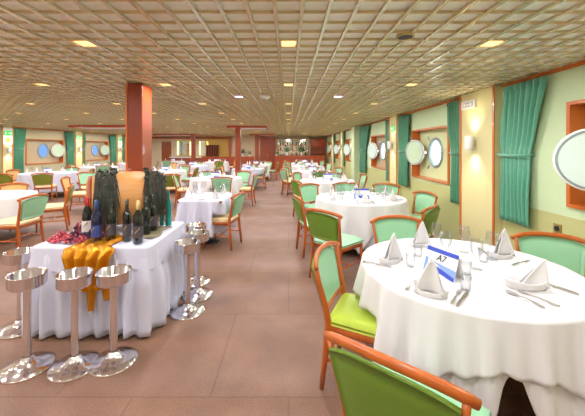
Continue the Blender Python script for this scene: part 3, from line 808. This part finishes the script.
for x, y, lb, g_ in ((1.385, 2.46, 'tall wine glass standing far right behind the A7 card', 1), (1.50, 2.30, 'wine glass beside the far right napkin on the nearest table', 1), (1.21, 2.55, 'wine glass beside the far napkin on the nearest table', 1),
                     (1.28, 2.12, 'wine glass just right of the A7 card', 1), (1.16, 2.30, 'wine glass directly behind the A7 card', 1)):
    place(wg, (x, y, Z1), 0, lb, GG)
for x, y, lb in ((.845, 2.16, 'clear tumbler between the left napkin and the A7 card'), (1.02, 1.80, 'clear tumbler right of the front napkin on the nearest table'), (.98, 2.36, 'clear tumbler behind the left of the A7 card'),
                 (1.40, 2.24, 'clear tumbler near the middle right of the nearest table'), (1.15, 2.02, 'clear tumbler at the right edge of the A7 card')):
    place(tb, (x, y, Z1), 0, lb, 'tumblers on the tables')
def cut(p, a, b, label, group):
    (x0, y0), (x1, y1) = on(*a, .83), on(*b, .83); rz = math.atan2(-(x1 - x0), y1 - y0)
    return place(p, (x0, y0, Z1), rz, label, group)
cut(kn, (361, 262), (400, 270), 'steel knife at the left edge of the nearest table', KG)
cut(fk, (406, 291), (418, 278), 'steel fork left of the front napkin on the nearest table', FG)
cut(kn, (457, 308), (470, 290), 'steel knife right of the front napkin on the nearest table', KG)
cut(fk, (452, 305), (462, 288), 'steel fork right of the front napkin on the nearest table', FG)
cut(fk, (560, 308), (505, 287), 'steel fork in front of the boat-shaped napkin', FG)
cut(spn, (545, 309), (500, 289), 'steel spoon lying next to the fork by the boat-shaped napkin', 'steel spoons')
cut(kn, (579, 296), (556, 288), 'steel knife at the right edge of the nearest table', KG)
cut(kn, (478, 249), (492, 258), 'steel knife at the far side of the nearest table', KG)
cut(fk, (512, 266), (528, 262), 'steel fork behind the boat-shaped napkin', FG)
menu_card(1.01, 2.04, R(-66), 'folded white and blue table card lettered A7', 'A7', .92)
# --- window tables
RT = [((1.20, 5.2), .72, 'second', 44), ((1.0, 8.05), .68, 'third', 5), ((.82, 11.0), .68, 'fourth', 6), ((.85, 14.0), .68, 'fifth', 7), ((.85, 17.0), .68, 'sixth', 8)]
TG = 'white tablecloths'
for k, (c_, r_, nm, sd_) in enumerate(RT):
    tn = 'the %s window table on the right' % nm
    table_under(*c_, r_, 'round table under the cloth, %s along the right windows' % nm)
    if k == 0:
        cloth('tablecloth', *c_, r_, .15, 15, sd_, 'cloth_blue', 'long bluish white under-cloth of the second window table', TG, 0, amp=.025)
        cloth('table_topper', *c_, r_, .4, 15, sd_, 'cloth', 'white upper cloth on the second window table', 'white upper tablecloths', .006, square=1.02, rot=R(30), amp=.042)
    else: cloth('tablecloth', *c_, r_, .2, 14, sd_, 'cloth', 'white cloth draped over the %s window table on the right' % nm, TG, 0, N=96, amp=.04)
    for q in range(6): setting(*c_, r_, R(25 + 60 * q), tn, k < 2, .006 if k == 0 else 0)
    menu_card(c_[0] + (-.02 if k == 0 else 0), c_[1] - .15, R(-6), 'small white and blue card on %s' % tn, None, .95)
# --- left tables
cloth('tablecloth', -5.32, 5.4, .76, .28, 13, 21, 'cloth', 'cream white cloth on the round table at the left edge', TG, 0, amp=.035)
table_under(-5.32, 5.4, .76, 'round table under the cloth at the left edge of view')
table_under(-1.40, 5.35, 0, 'small square table under a white cloth behind the buffet', rect=(.36, .46))
cloth('tablecloth', -1.40, 5.35, 0, .22, 14, 31, 'cloth_blue', 'white cloth with deep folds on the small square table behind the buffet', TG, 0, aspect=(.36, .46), amp=.085, N=240)
sq = 'the small square table behind the buffet'
for (x, y) in ((-1.18, 5.08), (-1.62, 5.08), (-1.18, 5.6), (-1.62, 5.6)):
    th = math.atan2(y - 5.35, x + 1.4)
    dn = dirname(th)
    place(nap, (x, y, ZT_), th, 'white peaked napkin at the %s corner of %s' % (dn, sq), NG)
    for q, (dx, dy) in enumerate(((.06, .14), (-.09, .10))): place(wg, (x + dx, y + dy, ZT_), 0, '%s wine glass, %s corner of %s' % (('right-hand', 'left-hand')[q], dn, sq), GG)
    place(tb, (x - .03, y + .17 - .02, ZT_), 0, 'tumbler at the %s corner of %s' % (dn, sq), 'tumblers on the tables')
place(plt, (-1.40, 5.0, ZT_), 0, 'white side plate at the near edge of the small square table', 'white side plates')
LT = [((-2.0, 8.65), .68, 'pink-white table left of the aisle'), ((-1.60, 12.35), .62, 'table beside the second pillar'), ((-1.6, 15.4), .65, 'table beyond the second pillar'),
      ((-4.6, 8.5), .72, 'table behind the barrel'), ((-4.45, 11.35), .68, 'third table back behind the barrel'), ((-4.5, 14.6), .68, 'fourth table back behind the barrel'), ((-4.2, 18.2), .68, 'farthest middle table'),
      ((-7.95, 10.4), .8, 'far left window table'), ((-8.3, 13.6), .75, 'second far left window table'), ((-8.3, 16.8), .75, 'third far left window table'), ((-7.0, 19.0), .65, 'farthest left table')]
for k, (c_, r_, nm) in enumerate(LT):
    table_under(*c_, r_, 'round table under the cloth of the ' + nm)
    cloth('tablecloth', *c_, r_, .2, 13, 60 + k, 'cloth' if k % 2 == 0 else 'cloth_blue', 'white cloth draped over the ' + nm, TG, 0, N=96, amp=.045)
    n = 5 if k < 9 else 4
    for q in range(n): setting(*c_, r_, R(20 + 360 / n * q), 'the ' + nm, k in (0, 3))
    menu_card(c_[0], c_[1] - .1, 0, 'small blue and white card on the ' + nm, None, .9)
# remaining chairs around farther tables
far = [((.82, 11.0), .68, 'fourth window table on the right', (150, 205, 85, 20, 280)), ((.85, 14.0), .68, 'fifth window table on the right', (160, 215, 90, 20)), ((.85, 17.0), .68, 'sixth window table on the right', (160, 215, 90, 20)), ((1.0, 8.05), .68, 'third window table on the right', (75,)),
       ((-1.6, 15.4), .65, 'table beyond the second pillar', (0, 180, 270, 60)), ((-4.6, 8.5), .72, 'table behind the barrel', (330, 60)), ((-4.45, 11.35), .68, 'third table back behind the barrel', (0, 250, 200)), ((-1.6, 12.35), .62, 'table beside the second pillar', (90, 180)),
       ((-4.5, 14.6), .68, 'fourth table back behind the barrel', (20, 160, 270, 90)), ((-4.2, 18.2), .68, 'farthest middle table', (200, 290, 20)), ((-7.95, 10.4), .8, 'far left window table', (20, 95)),
       ((-8.3, 13.6), .75, 'second far left window table', (310, 20, 240, 180)), ((-8.3, 16.8), .75, 'third far left window table', (310, 20, 240)), ((-7.0, 19.0), .65, 'farthest left table', (270, 20)), ((-2.0, 8.65), .68, 'pink-white table left of the aisle', (185, 120))]
for (cx_, cy_), r_, nm, angs in far:
    for q, a_ in enumerate(angs):
        dx, dy = math.cos(R(a_)), math.sin(R(a_)); d_ = r_ + .42
        kd = ('mint', 'green', 'olive')[(q + int(abs(cx_) * 3)) % 3] if cx_ < 0 else ('green', 'mint')[q % 2]
        chair(kd, cx_ + dx * d_, cy_ + dy * d_, -dx, -dy, 'wooden dining chair at the %s side of the %s' % (dirname(R(a_)), nm))

# ------------------------------------------------------------------ buffet table
BX0, BX1, BY0, BY1 = -2.17, -1.20, 2.66, 3.54
bt = empty('buffet_table', ((BX0 + BX1) / 2, (BY0 + BY1) / 2, 0)); tag(bt, 'square buffet table hidden under a long white skirt', 'table')
hx, hy = (BX1 - BX0) / 2, (BY1 - BY0) / 2
MB().box(-hx + .02, hx - .02, -hy + .02, hy - .02, .71, .745).build('tabletop', 'dark_wood', bt)
for sx in (-1, 1):
    for sy in (-1, 1): MB().box(sx * (hx - .08) - .02, sx * (hx - .08) + .02, sy * (hy - .08) - .02, sy * (hy - .08) + .02, 0, .71).build('leg', 'steel', bt)
def skirt(name, zt, hem, amp, off, label, m, nf, flare, seed=1, hemf=None, lift=0):
    rnd = random.Random(seed)
    per = []; step = .02
    def seg(p, q):
        n = int(math.dist(p, q) / step)
        for k in range(n): t = k / n; per.append((p[0] + (q[0] - p[0]) * t, p[1] + (q[1] - p[1]) * t))
    c = [(-hx, -hy), (hx, -hy), (hx, hy), (-hx, hy)]
    for k in range(4): seg(c[k], c[(k + 1) % 4])
    N = len(per); NV = 14; mb = MB(); mb.v.append(Vector((0, 0, zt)))
    rings = [[Vector((x * .5, y * .5, zt)) for x, y in per], [Vector((x * .985, y * .985, zt)) for x, y in per]]
    ph = rnd.uniform(0, 6); pert = [rnd.uniform(-1, 1) for _ in range(40)]
    for j in range(NV):
        v = j / (NV - 1); rg = []
        for k, (x, y) in enumerate(per):
            n_ = Vector((1 if x > hx - .03 else (-1 if x < -hx + .03 else 0), 1 if y > hy - .03 else (-1 if y < -hy + .03 else 0), 0))
            if n_.length == 0: n_ = Vector((x, y, 0))
            n_.normalize()
            if abs(abs(x) - hx) < .001 and abs(abs(y) - hy) < .001: pass
            h = hemf(x, y) if hemf else hem
            z = zt - .004 - (zt - .004 - h) * v
            f = math.sin(2 * PI * nf * k / N + ph + 1.2 * math.sin(2 * PI * 5 * k / N)) * (.7 + .3 * math.sin(2 * PI * 11 * k / N))
            d = off + (amp * f + flare) * min(1, (zt - z) / .35)
            rg.append(Vector((x, y, 0)) + n_ * d + Vector((0, 0, z)))
        rings.append(rg)
    for r_ in rings: mb.v += r_
    for k in range(N): mb.face([0, 1 + k, 1 + (k + 1) % N])
    for i in range(len(rings) - 1):
        for k in range(N):
            a = 1 + i * N; b = a + N; k2 = (k + 1) % N; mb.face([a + k, b + k, b + k2, a + k2])
    o = mb.build(name, m, None, smooth=True, solid=.003); o.location = bt.location; tag(o, label, 'tablecloth', TG); return o
skirt('tablecloth', .752, .02, .052, .006, 'long white pleated skirt of the buffet table', 'cloth_blue', 27, .045)
skirt('table_topper', .758, .56, .010, .018, 'short white upper cloth over the buffet table skirt', 'cloth_blue', 9, .02, 4, hemf=lambda x, y: .575 - .05 * abs(math.sin(4 * x + 3 * y)))
ZB_ = .762
# satin runner
def satin():
    mb = MB(); NU, NV = 41, 40
    path_top = .32; hang = .36
    def fn(i, j):
        u = i / (NU - 1) * 2 - 1; v = j / (NV - 1); s = v * (path_top + hang)
        if s < path_top:
            hw = .215 - .08 * (s / path_top)
            y = BY0 + path_top - s - .02; z = ZB_ + .006 + .008 * math.sin(11 * u + 3 * v) * 1 + .008
            x = -1.66 + u * hw * 1.1 - .03 * (1 - s / path_top)
        else:
            q = (s - path_top) / hang; hw = .20 * (1 - .42 * q)
            f = math.sin(13 * u + 1.5 * math.sin(3 * q)) 
            y = BY0 - .058 - .032 * f * min(1, q * 6) - .035 * min(1, q * 5); z = ZB_ - q * hang + .05 * abs(u) * q
            x = -1.66 + u * hw * 1.1 + .03 * q
        return (x, y, z)
    mb.grid(fn, NU, NV)
    def tail(x0, x1, dx, h, zt):
        def g(i, j):
            u = i / 12; v = j / 10; w_ = (x1 - x0) * (1 - .35 * v); return (x0 + dx * v + u * w_, BY0 - .10 + .012 * math.sin(9 * u + 2 * v), zt - h * v - (.04 * abs(u - .4) * v))
        mb.grid(g, 13, 11)
    tail(-1.67, -1.58, .02, .20, ZB_ - .30); tail(-1.55, -1.40, .03, .13, ZB_ - .28)
    return mb.build('satin_runner', 'satin', None, smooth=True, solid=.004)
tag(satin(), 'golden orange satin cloth hanging over the front of the buffet table', 'cloth')
def flatmat():
    mb = MB()
    rnd = random.Random(4)
    def fn(i, j):
        u = i / 24; v = j / 8; y = 2.86 + .42 * u + .0 * v; return (-1.32 + (v - .5) * .17 - .10 * u * 0 + .02 * math.sin(7 * u), y, ZB_ + .004 + rnd.uniform(0, .010))
    mb.grid(fn, 25, 9); o = mb.build('burlap_strip', 'burlap', None, smooth=True, solid=.003); tag(o, 'rough brown-green burlap strip on the right of the buffet table', 'cloth')
flatmat()

# barrel
bc = Vector((-1.70, 3.27, ZB_ + .345)); brz = R(30)
br = empty('wine_barrel', (bc.x, bc.y, ZB_), brz); tag(br, 'pale wooden wine barrel lying on its cradle on the buffet table', 'barrel')
HL, RE, RM = .345, .225, .275; zc_ = .315
axm = Matrix.Rotation(R(90), 4, 'Y')
prof = [(RE + (RM - RE) * (1 - (t / 10 - 1) ** 2), (t / 10 - 1) * HL) for t in range(21)]
MB().lathe(prof, 36, (0, 0, zc_), axm).build('staves', 'barrel_wood', br, smooth=True)
for s in (-1, 1):
    MB().lathe([(.001, s * (HL - .03)), (RE - .012, s * (HL - .03)), (RE - .012, s * HL), (RE + .003, s * HL)], 36, (0, 0, zc_), axm).build('head', 'barrel_head', br)
    for t in (.92, .62):
        rr_ = RE + (RM - RE) * (1 - t * t)
        MB().lathe([(rr_, s * HL * t - .018), (rr_ + .006, s * HL * t - .018), (rr_ + .005, s * HL * t + .018), (rr_ - .002, s * HL * t + .018)], 36, (0, 0, zc_), axm).build('hoop', 'dark_wood', br, smooth=True)
for s in (-1, 1):
    cr_ = MB(); b = 0
    N_ = 12
    def arc(i, j):
        u = -1 + 2 * i / N_; y = u * .20; z = (0 if j == 0 else (zc_ - math.sqrt(max(.0, (RM - .01) ** 2 - y * y)) + .0)); return (s * .20, y, z)
    cr_.grid(arc, N_ + 1, 2); cr_.build('cradle', 'dark_wood', br, solid=.05)
MB().lathe([(.001, .03), (.022, .03), (.026, 0), (.001, 0)], 12, (0.03, 0, zc_ + RM - .005)).build('bung', 'dark_wood', br)

def garland(u0, u1, seed, label, longer=.0):
    """strands draped over the barrel; u along its axis, hanging on the front side"""
    rnd = random.Random(seed); mb = MB()
    mw = Matrix.Translation((bc.x, bc.y, ZB_)) @ Matrix.Rotation(brz, 4, 'Z')
    for k in range(190):
        u = rnd.uniform(u0, u1); t = min(1, abs(u) / HL); rr_ = RE + (RM - RE) * (1 - t * t) + rnd.uniform(.008, .035)
        if abs(u) > HL: rr_ *= .97
        a0 = rnd.uniform(20, 100); a1 = rnd.uniform(-35, 10); hang = rnd.uniform(0, .16) + longer
        pts = []
        du = rnd.uniform(-.07, .07); st = 7
        for i in range(st):
            a = R(a0 + (a1 - a0) * i / (st - 1)); a = R(90) + (R(90) - a) if False else a
            # angle measured from the front horizontal (-Y) upward
            aa = max(a, 0)
            y = -rr_ * math.cos(aa); z = zc_ + rr_ * math.sin(aa)
            if a < 0: z += a * rr_ * 1.0
            pts.append(Vector((u + du * i / st, y + rnd.uniform(-.006, .006), z)))
        e = pts[-1]; zend = max(.03, e.z - hang)
        pts.append(Vector((e.x + rnd.uniform(-.02, .02), e.y, zend)))
        mb.cur = 0 if rnd.random() < .6 else 1
        mb.tube([mw @ p for p in pts], [.002, .0035, .004, .004, .0035, .003, .002, .001], 4)
    for k in range(45):
        u = rnd.uniform(u0 - .02, u1 + .02); a = R(rnd.uniform(10, 100)); t = min(1, abs(u) / HL); rr_ = RE + (RM - RE) * (1 - t * t) + rnd.uniform(.02, .05)
        p = Vector((u, -rr_ * math.cos(a), zc_ + rr_ * math.sin(a))); s_ = rnd.uniform(.014, .026)
        q = Matrix.Rotation(rnd.uniform(0, 6), 3, 'Z') @ Matrix.Rotation(rnd.uniform(.2, 1.6), 3, 'X')
        b = len(mb.v); ring = []
        for i in range(10):
            th = 2 * PI * i / 10; r_ = s_ * (1 if i % 2 == 0 else .62); mb.v.append(mw @ (p + q @ Vector((r_ * math.cos(th), r_ * math.sin(th), .25 * s_ * math.cos(2 * th)))))
        mb.v.append(mw @ (p + q @ Vector((0, 0, .3 * s_)))); mb.cur = 0
        for i in range(10): mb.face([b + i, b + (i + 1) % 10, b + 10])
    o = mb.build('vine_garland', ['foliage', 'foliage_brown'], None); tag(o, label, 'garland', 'dark garlands draped over the barrel')
garland(-.27, -.11, 2, 'dark leafy garland draped over the left part of the barrel', .03)
garland(.17, .345, 5, 'dark stringy garland draped over the right end of the barrel', .06)

# bottles
def bottle(x, y, glass, cap, lab, label, h=.37, slim=1, group='wine bottles in front of the barrel'):
    o = empty('wine_bottle', (x, y, ZB_ + .006), random.uniform(-.4, .4)); tag(o, label, 'bottle', group); k = h / .31; w_ = k * slim * .92
    MB().lathe([(.001, .004), (.030 * w_, .0), (.0375 * w_, .006), (.0375 * w_, .185 * k), (.034 * w_, .205 * k), (.018 * w_, .232 * k), (.0145 * w_, .25 * k), (.014 * w_, .295 * k), (.0155 * w_, .297 * k), (.0155 * w_, .305 * k), (.001, .306 * k)], 24).build('glass_body', glass, o, smooth=True)
    MB().lathe([(.0155 * w_, .245 * k), (.016 * w_, .309 * k), (.001, .312 * k)], 16).build('capsule', cap, o, smooth=True)
    if lab:
        MB().lathe([(.0385 * w_, .045 * k), (.0385 * w_, .13 * k)], 24).build('paper_label', lab, o, smooth=True)
        q = MB()
        for i_ in range(7):
            t = -R(90) + (i_ - 3) * .16; r_ = .0392 * w_
            q.v += [Vector((r_ * math.cos(t), r_ * math.sin(t), (.075 + .006 * i_) * k)), Vector((r_ * math.cos(t), r_ * math.sin(t), (.087 + .006 * i_) * k))]
        for i_ in range(6): q.face([2 * i_, 2 * i_ + 2, 2 * i_ + 3, 2 * i_ + 1])
        q.build('label_stripe', 'capsule_gold', o)
    return o
def bp(px, py): Y = .838 * 312 / (py - 147.5); return (px - 288.5) / 312 * Y, Y
bottle(*bp(87, 237.5), 'bottle_dark', 'capsule_red', 'label_white', 'wine bottle with red cap and white label, leftmost by the grapes')
bottle(*bp(96.5, 243), 'bottle_blue', 'capsule_blue', 'label_blue', 'blue-labelled wine bottle, second from the left, front of the barrel')
bottle(*bp(111, 241), 'bottle_dark', 'bottle_dark', 'label_tan', 'dark wine bottle below the left garland on the barrel')
bottle(*bp(127, 241.5), 'bottle_dark', 'bottle_dark', 'label_tan', 'slim dark wine bottle in front of the bare barrel wood', slim=.85)
bottle(*bp(138, 244), 'bottle_dark', 'capsule_gold', 'label_tan', 'dark wine bottle with gold cap at the front right of the buffet table')
bottle(*bp(146, 235), 'bottle_dark', 'bottle_dark', None, 'dark unlabelled bottle behind the gold-capped one')
bottle(*bp(153, 231), 'bottle_dark', 'bottle_dark', 'label_tan', 'dark bottle with patterned label below the right garland', h=.36)
bottle(*bp(168.5, 226), 'bottle_teal', 'bottle_teal', None, 'tall turquoise bottle at the right end of the buffet table', h=.37, slim=.75)
bottle(*bp(162, 226), 'bottle_teal', 'bottle_teal', None, 'short turquoise bottle left of the tall turquoise one', h=.20, slim=1.0)

# grapes
def bunch(cx, cy, mats, seed, n, rad, label, stretch=1.5, hmax=.05):
    rnd = random.Random(seed); mb = MB()
    for k in range(n):
        t = rnd.uniform(0, 2 * PI); q = math.sqrt(rnd.random()); x = q * rad * stretch * math.cos(t); y = q * rad * math.sin(t)
        z = .011 + rnd.random() * hmax * (1 - q * q); mb.cur = rnd.randrange(len(mats)); mb.sphere((x, y, z), rnd.uniform(.010, .014), 8, 6)
    mb.cur = 0
    o = mb.build('grape_bunch', mats, None, smooth=True); o.location = (cx, cy, ZB_ + .004); tag(o, label, 'grapes', 'grape bunches on the buffet table')
    st = MB().tube([(0, 0, hmax), (.02, .01, hmax + .02), (.05, .015, hmax + .02)], .003, 6).build('stem', 'foliage_brown', o)
bunch(-2.03, 2.80, ['grape_red', 'grape_red', 'grape_pink'], 1, 130, .085, 'red grape bunch leftmost on the buffet table', 1.3, .07)
bunch(-1.98, 3.0, ['grape_dark', 'grape_red'], 2, 120, .085, 'dark purple grape bunch behind the red bunches', 1.3, .13)
bunch(-1.89, 2.76, ['grape_pink', 'grape_red', 'grape_dark'], 3, 120, .075, 'bright pink-red grape bunch in the middle of the pile', 1.2, .085)
bunch(-1.79, 2.86, ['grape_dark', 'grape_dark', 'grape_pink'], 4, 110, .075, 'blue-black grape bunch beside the wine bottles', 1.3, .08)

# chrome stands
def make_stand():
    t = proto('chrome_stand', 'stand')
    MB().lathe([(.165, 0), (.168, .008), (.160, .016), (.10, .030), (.05, .055), (.030, .085)], 40).build('base', 'chrome', t, smooth=True)
    MB().lathe([(.026, .06), (.026, .59)], 24).build('pole', 'chrome', t, smooth=True)
    MB().lathe([(.001, 0.579), (.06, 0.582), (.108, 0.594), (.117, 0.604), (.117, 0.679), (.121, 0.683), (.117, 0.686), (.110, 0.681), (.110, 0.614), (.095, 0.606), (.001, 0.599)], 40).build('bowl', 'chrome', t, smooth=True)
    return t
ST = make_stand(); SG = 'chrome floor stands round the buffet table'
place(ST, (-1.90, 2.27, 0), 0, 'chrome stand with a bowl, left of the three in front of the buffet', SG)
place(ST, (-1.56, 2.28, 0), 0, 'chrome stand with a bowl, middle of the three in front of the buffet', SG)
place(ST, (-1.305, 2.33, 0), 0, 'chrome stand with a bowl, right of the three in front, by the satin cloth', SG)
place(ST, (-2.37, 2.76, 0), 0, 'chrome stand half hidden at the left side of the buffet table', SG)
place(ST, (-.985, 3.04, 0), 0, 'chrome stand nearest the viewer on the aisle side of the buffet', SG)
place(ST, (-.98, 3.38, 0), 0, 'chrome stand second along the aisle side of the buffet', SG)
place(ST, (-1.10, 3.72, 0), 0, 'chrome stand farthest along the aisle side, beyond the buffet corner', SG)

# ------------------------------------------------------------------ far end of the room
def counter(name, x0, x1, y0, y1, h, label, top='wood', body='red_panel', cat='counter'):
    o = empty(name, ((x0 + x1) / 2, y0, 0)); tag(o, label, cat); w_ = (x1 - x0) / 2
    MB().box(-w_, w_, 0, y1 - y0, 0, h - .05).build('body', body, o)
    MB().box(-w_ - .03, w_ + .03, -.06, y1 - y0, h - .05, h).build('countertop', top, o, bevel=.008)
    n = max(2, int((x1 - x0) / .7))
    for k in range(n): a = -w_ + 2 * w_ * k / n; MB().box(a + .05, a + 2 * w_ / n - .05, -.015, 0, .12, h - .15).build('front_panel', 'dark_wood' if body != 'white' else 'cream_wall', o)
    return o
counter('bar_counter', -.92, 2.35, 20.3, 20.9, 1.05, 'long red-brown bar counter at the end of the aisle')
counter('sideboard', -5.8, -2.35, 20.9, 21.5, .98, 'red-brown sideboard along the yellow and pale back wall')
counter('sideboard', -8.1, -5.9, 21.3, 21.8, .95, 'pale-topped sideboard under the two lit mirrors', 'white', 'dark_wood')
def far_cab():
    o = empty('bar_cabinet', (2.02, 21.5, .0)); tag(o, 'dark wood bar cabinet at the right end of the bar', 'cabinet')
    MB().box(-.5, .5, .3, .38, 0, 2.2).build('back', 'dark_wood', o)
    for sx in (-.5, .46): MB().box(sx, sx + .04, 0, .3, 0, 2.2).build('side_panel', 'dark_wood', o)
    for z in (.95, 1.25, 1.6, 2.15): MB().box(-.46, .46, 0, .3, z, z + .04).build('shelf', 'red_panel', o)
    MB().box(-.46, .46, .0, .02, 1.68, 2.15).build('upper_door', 'red_panel', o)
far_cab()
mi = empty('bar_mirror', (.35, 21.86, 1.1)); tag(mi, 'pale mirror behind the bar bottles', 'mirror')
MB().box(-1.1, 1.0, 0, .02, 0, 1.1).build('mirror_glass', 'mirror', mi)
e = MB(); e.box(-1.14, -1.1, -.01, .03, -.04, 1.14); e.box(1.0, 1.04, -.01, .03, -.04, 1.14); e.box(-1.1, 1.0, -.01, .03, 1.1, 1.14); e.box(-1.1, 1.0, -.01, .03, -.04, 0); e.build('frame', 'trim_wood', mi)
bs = empty('bottle_shelf', (.3, 21.55, 1.0)); tag(bs, 'glass and wood bottle shelf in front of the bar mirror', 'shelf')
for z in (0, .38, .74): MB().box(-1.0, 1.0, 0, .2, z, z + .03).build('shelf_board', 'trim_wood', bs)
for sx in (-1.0, -.02, .96): MB().box(sx, sx + .04, 0, .2, -.98 if sx != -.02 else 0, .78).build('upright', 'trim_wood', bs)
pbs = []
for m1 in ('bottle_dark', 'bottle_teal', 'flower_white', 'capsule_red', 'brass'):
    o = MB().lathe([(.001, 0), (.037, 0), (.037, .17), (.013, .22), (.013, .29), (.001, .29)], 10).build('liquor_bottle', m1, None, smooth=True); o['category'] = 'bottle'; pbs.append((o, {'bottle_dark': 'dark', 'bottle_teal': 'green', 'flower_white': 'white', 'capsule_red': 'red', 'brass': 'amber'}[m1]))
rnd = random.Random(3)
for zi, (z, zn) in enumerate(((1.03, 'lowest'), (1.41, 'middle'), (1.77, 'top'))):
    for k in range(11):
        o, cn = pbs[rnd.randrange(5)]
        place(o, (-.55 + .165 * k + (.1 if k > 5 else 0), 21.65, z), 0, '%s liquor bottle on the %s bar shelf, %s from the left' % (cn, zn, ORD[k]), 'liquor bottles behind the bar', .95)
def bouquet(x, y, z, s, cols, label, seed, vase='white'):
    o = empty('flower_arrangement', (x, y, z)); tag(o, label, 'flowers'); r_ = random.Random(seed)
    MB().lathe([(.001, 0), (.05 * s, 0), (.075 * s, .1 * s), (.04 * s, .2 * s), (.055 * s, .24 * s), (.045 * s, .23 * s)], 14).build('vase', vase, o, smooth=True)
    lf = MB()
    for k in range(70):
        t = r_.uniform(0, 2 * PI); el = r_.uniform(.1, 1.4); L = s * r_.uniform(.12, .38); d = Vector((math.cos(t) * math.cos(el), math.sin(t) * math.cos(el), math.sin(el)))
        b = Vector((0, 0, .2 * s)); e_ = b + d * L; sd2 = d.cross(Vector((0, 0, 1))).normalized() * .03 * s; m2 = b + d * L * .6
        n = len(lf.v); lf.v += [b, m2 + sd2, e_, m2 - sd2]; lf.face([n, n + 1, n + 2, n + 3])
    lf.build('foliage', 'plant_green' , o)
    for ci, c_ in enumerate(cols):
        fl = MB()
        for k in range(9):
            t = r_.uniform(0, 2 * PI); el = r_.uniform(.2, 1.5); L = s * r_.uniform(.22, .38); d = Vector((math.cos(t) * math.cos(el), math.sin(t) * math.cos(el), math.sin(el)))
            c = Vector((0, 0, .2 * s)) + d * L
            for q in range(5): a = q * 2 * PI / 5; fl.sphere(c + Vector((.02 * s * math.cos(a), .02 * s * math.sin(a), 0)), .016 * s, 6, 4)
        fl.build('blossoms', c_, o)
bouquet(-.12, 20.55, 1.05, 1.2, ['grape_dark', 'flower_white'], 'tall dark and white flower arrangement on the left of the bar', 1)
bouquet(.85, 20.55, 1.05, 1.2, ['flower_white', 'grape_dark'], 'dark leafy flower arrangement in the middle of the bar', 2)
bouquet(-.78, 20.5, 1.05, .6, ['flower_white'], 'small white flowers at the left end of the bar', 8)
bouquet(-3.1, 21.1, .98, 1.0, ['grape_dark', 'grape_dark'], 'purple flowers on the sideboard behind the second pillar', 3)
bouquet(-2.65, 21.1, .98, .8, ['flower_orange', 'flower_white'], 'orange flowers on the sideboard near the third pillar', 4)
bouquet(-3.5, 21.1, .98, .7, ['flower_pink', 'flower_white'], 'pink and white flowers on the sideboard', 5)
bouquet(.35, 13.9, .768, .5, ['flower_pink'], 'small pink flowers on the fifth window table', 6)
bouquet(2.0, 8.9 - .0 + 2.2, 0, 1.0, ['flower_orange'], 'orange flowers by the pale column at the right windows', 7) if False else None
# wine rack
wr = empty('wine_rack', (-5.2, 21.2, .98)); tag(wr, 'dark lattice wine rack on the sideboard against the yellow wall', 'wine rack')
MB().box(-.42, .42, .28, .32, 0, .80).build('back_panel', 'black', wr)
for k in range(5): MB().box(-.42, .42, 0, .28, .19 * k, .19 * k + .03).build('shelf', 'dark_wood', wr)
for k in range(6): MB().box(-.42 + .162 * k, -.42 + .162 * k + .03, 0, .28, 0, .79).build('divider', 'dark_wood', wr)
# lit mirrors on the left of the back wall
for x0, x1, nm in ((-7.85, -6.8, 'left'), (-6.3, -5.6, 'right')):
    o = empty('wall_mirror', ((x0 + x1) / 2, YB - .1, 1.0)); w_ = (x1 - x0) / 2; tag(o, 'tall wall mirror between yellow light strips, %s of the two' % nm, 'mirror')
    MB().box(-w_ + .12, w_ - .12, .02, .08, .05, 1.05).build('mirror_glass', 'mirror', o)
    e = MB(); e.box(-w_, w_, 0, .09, 1.05, 1.12); e.box(-w_, w_, 0, .09, 0, .05); e.box(-w_, -w_ + .04, 0, .09, .05, 1.05); e.box(w_ - .04, w_, 0, .09, .05, 1.05); e.build('frame', 'brass', o)
    for s in (-1, 1): MB().box(s * (w_ - .08) - .035, s * (w_ - .08) + .035, -.02, .04, .08, 1.0).build('light_strip', 'lamp_yellow', o)
# drop unused prototypes
for pr in list(CH.values()) + [nap, boat, wg, tb, kn, fk, spn, plt, ST] + [p for p, _ in pbs]:
    if pr.name not in used:
        for ch in list(pr.children_recursive): bpy.data.objects.remove(ch)
        bpy.data.objects.remove(pr)
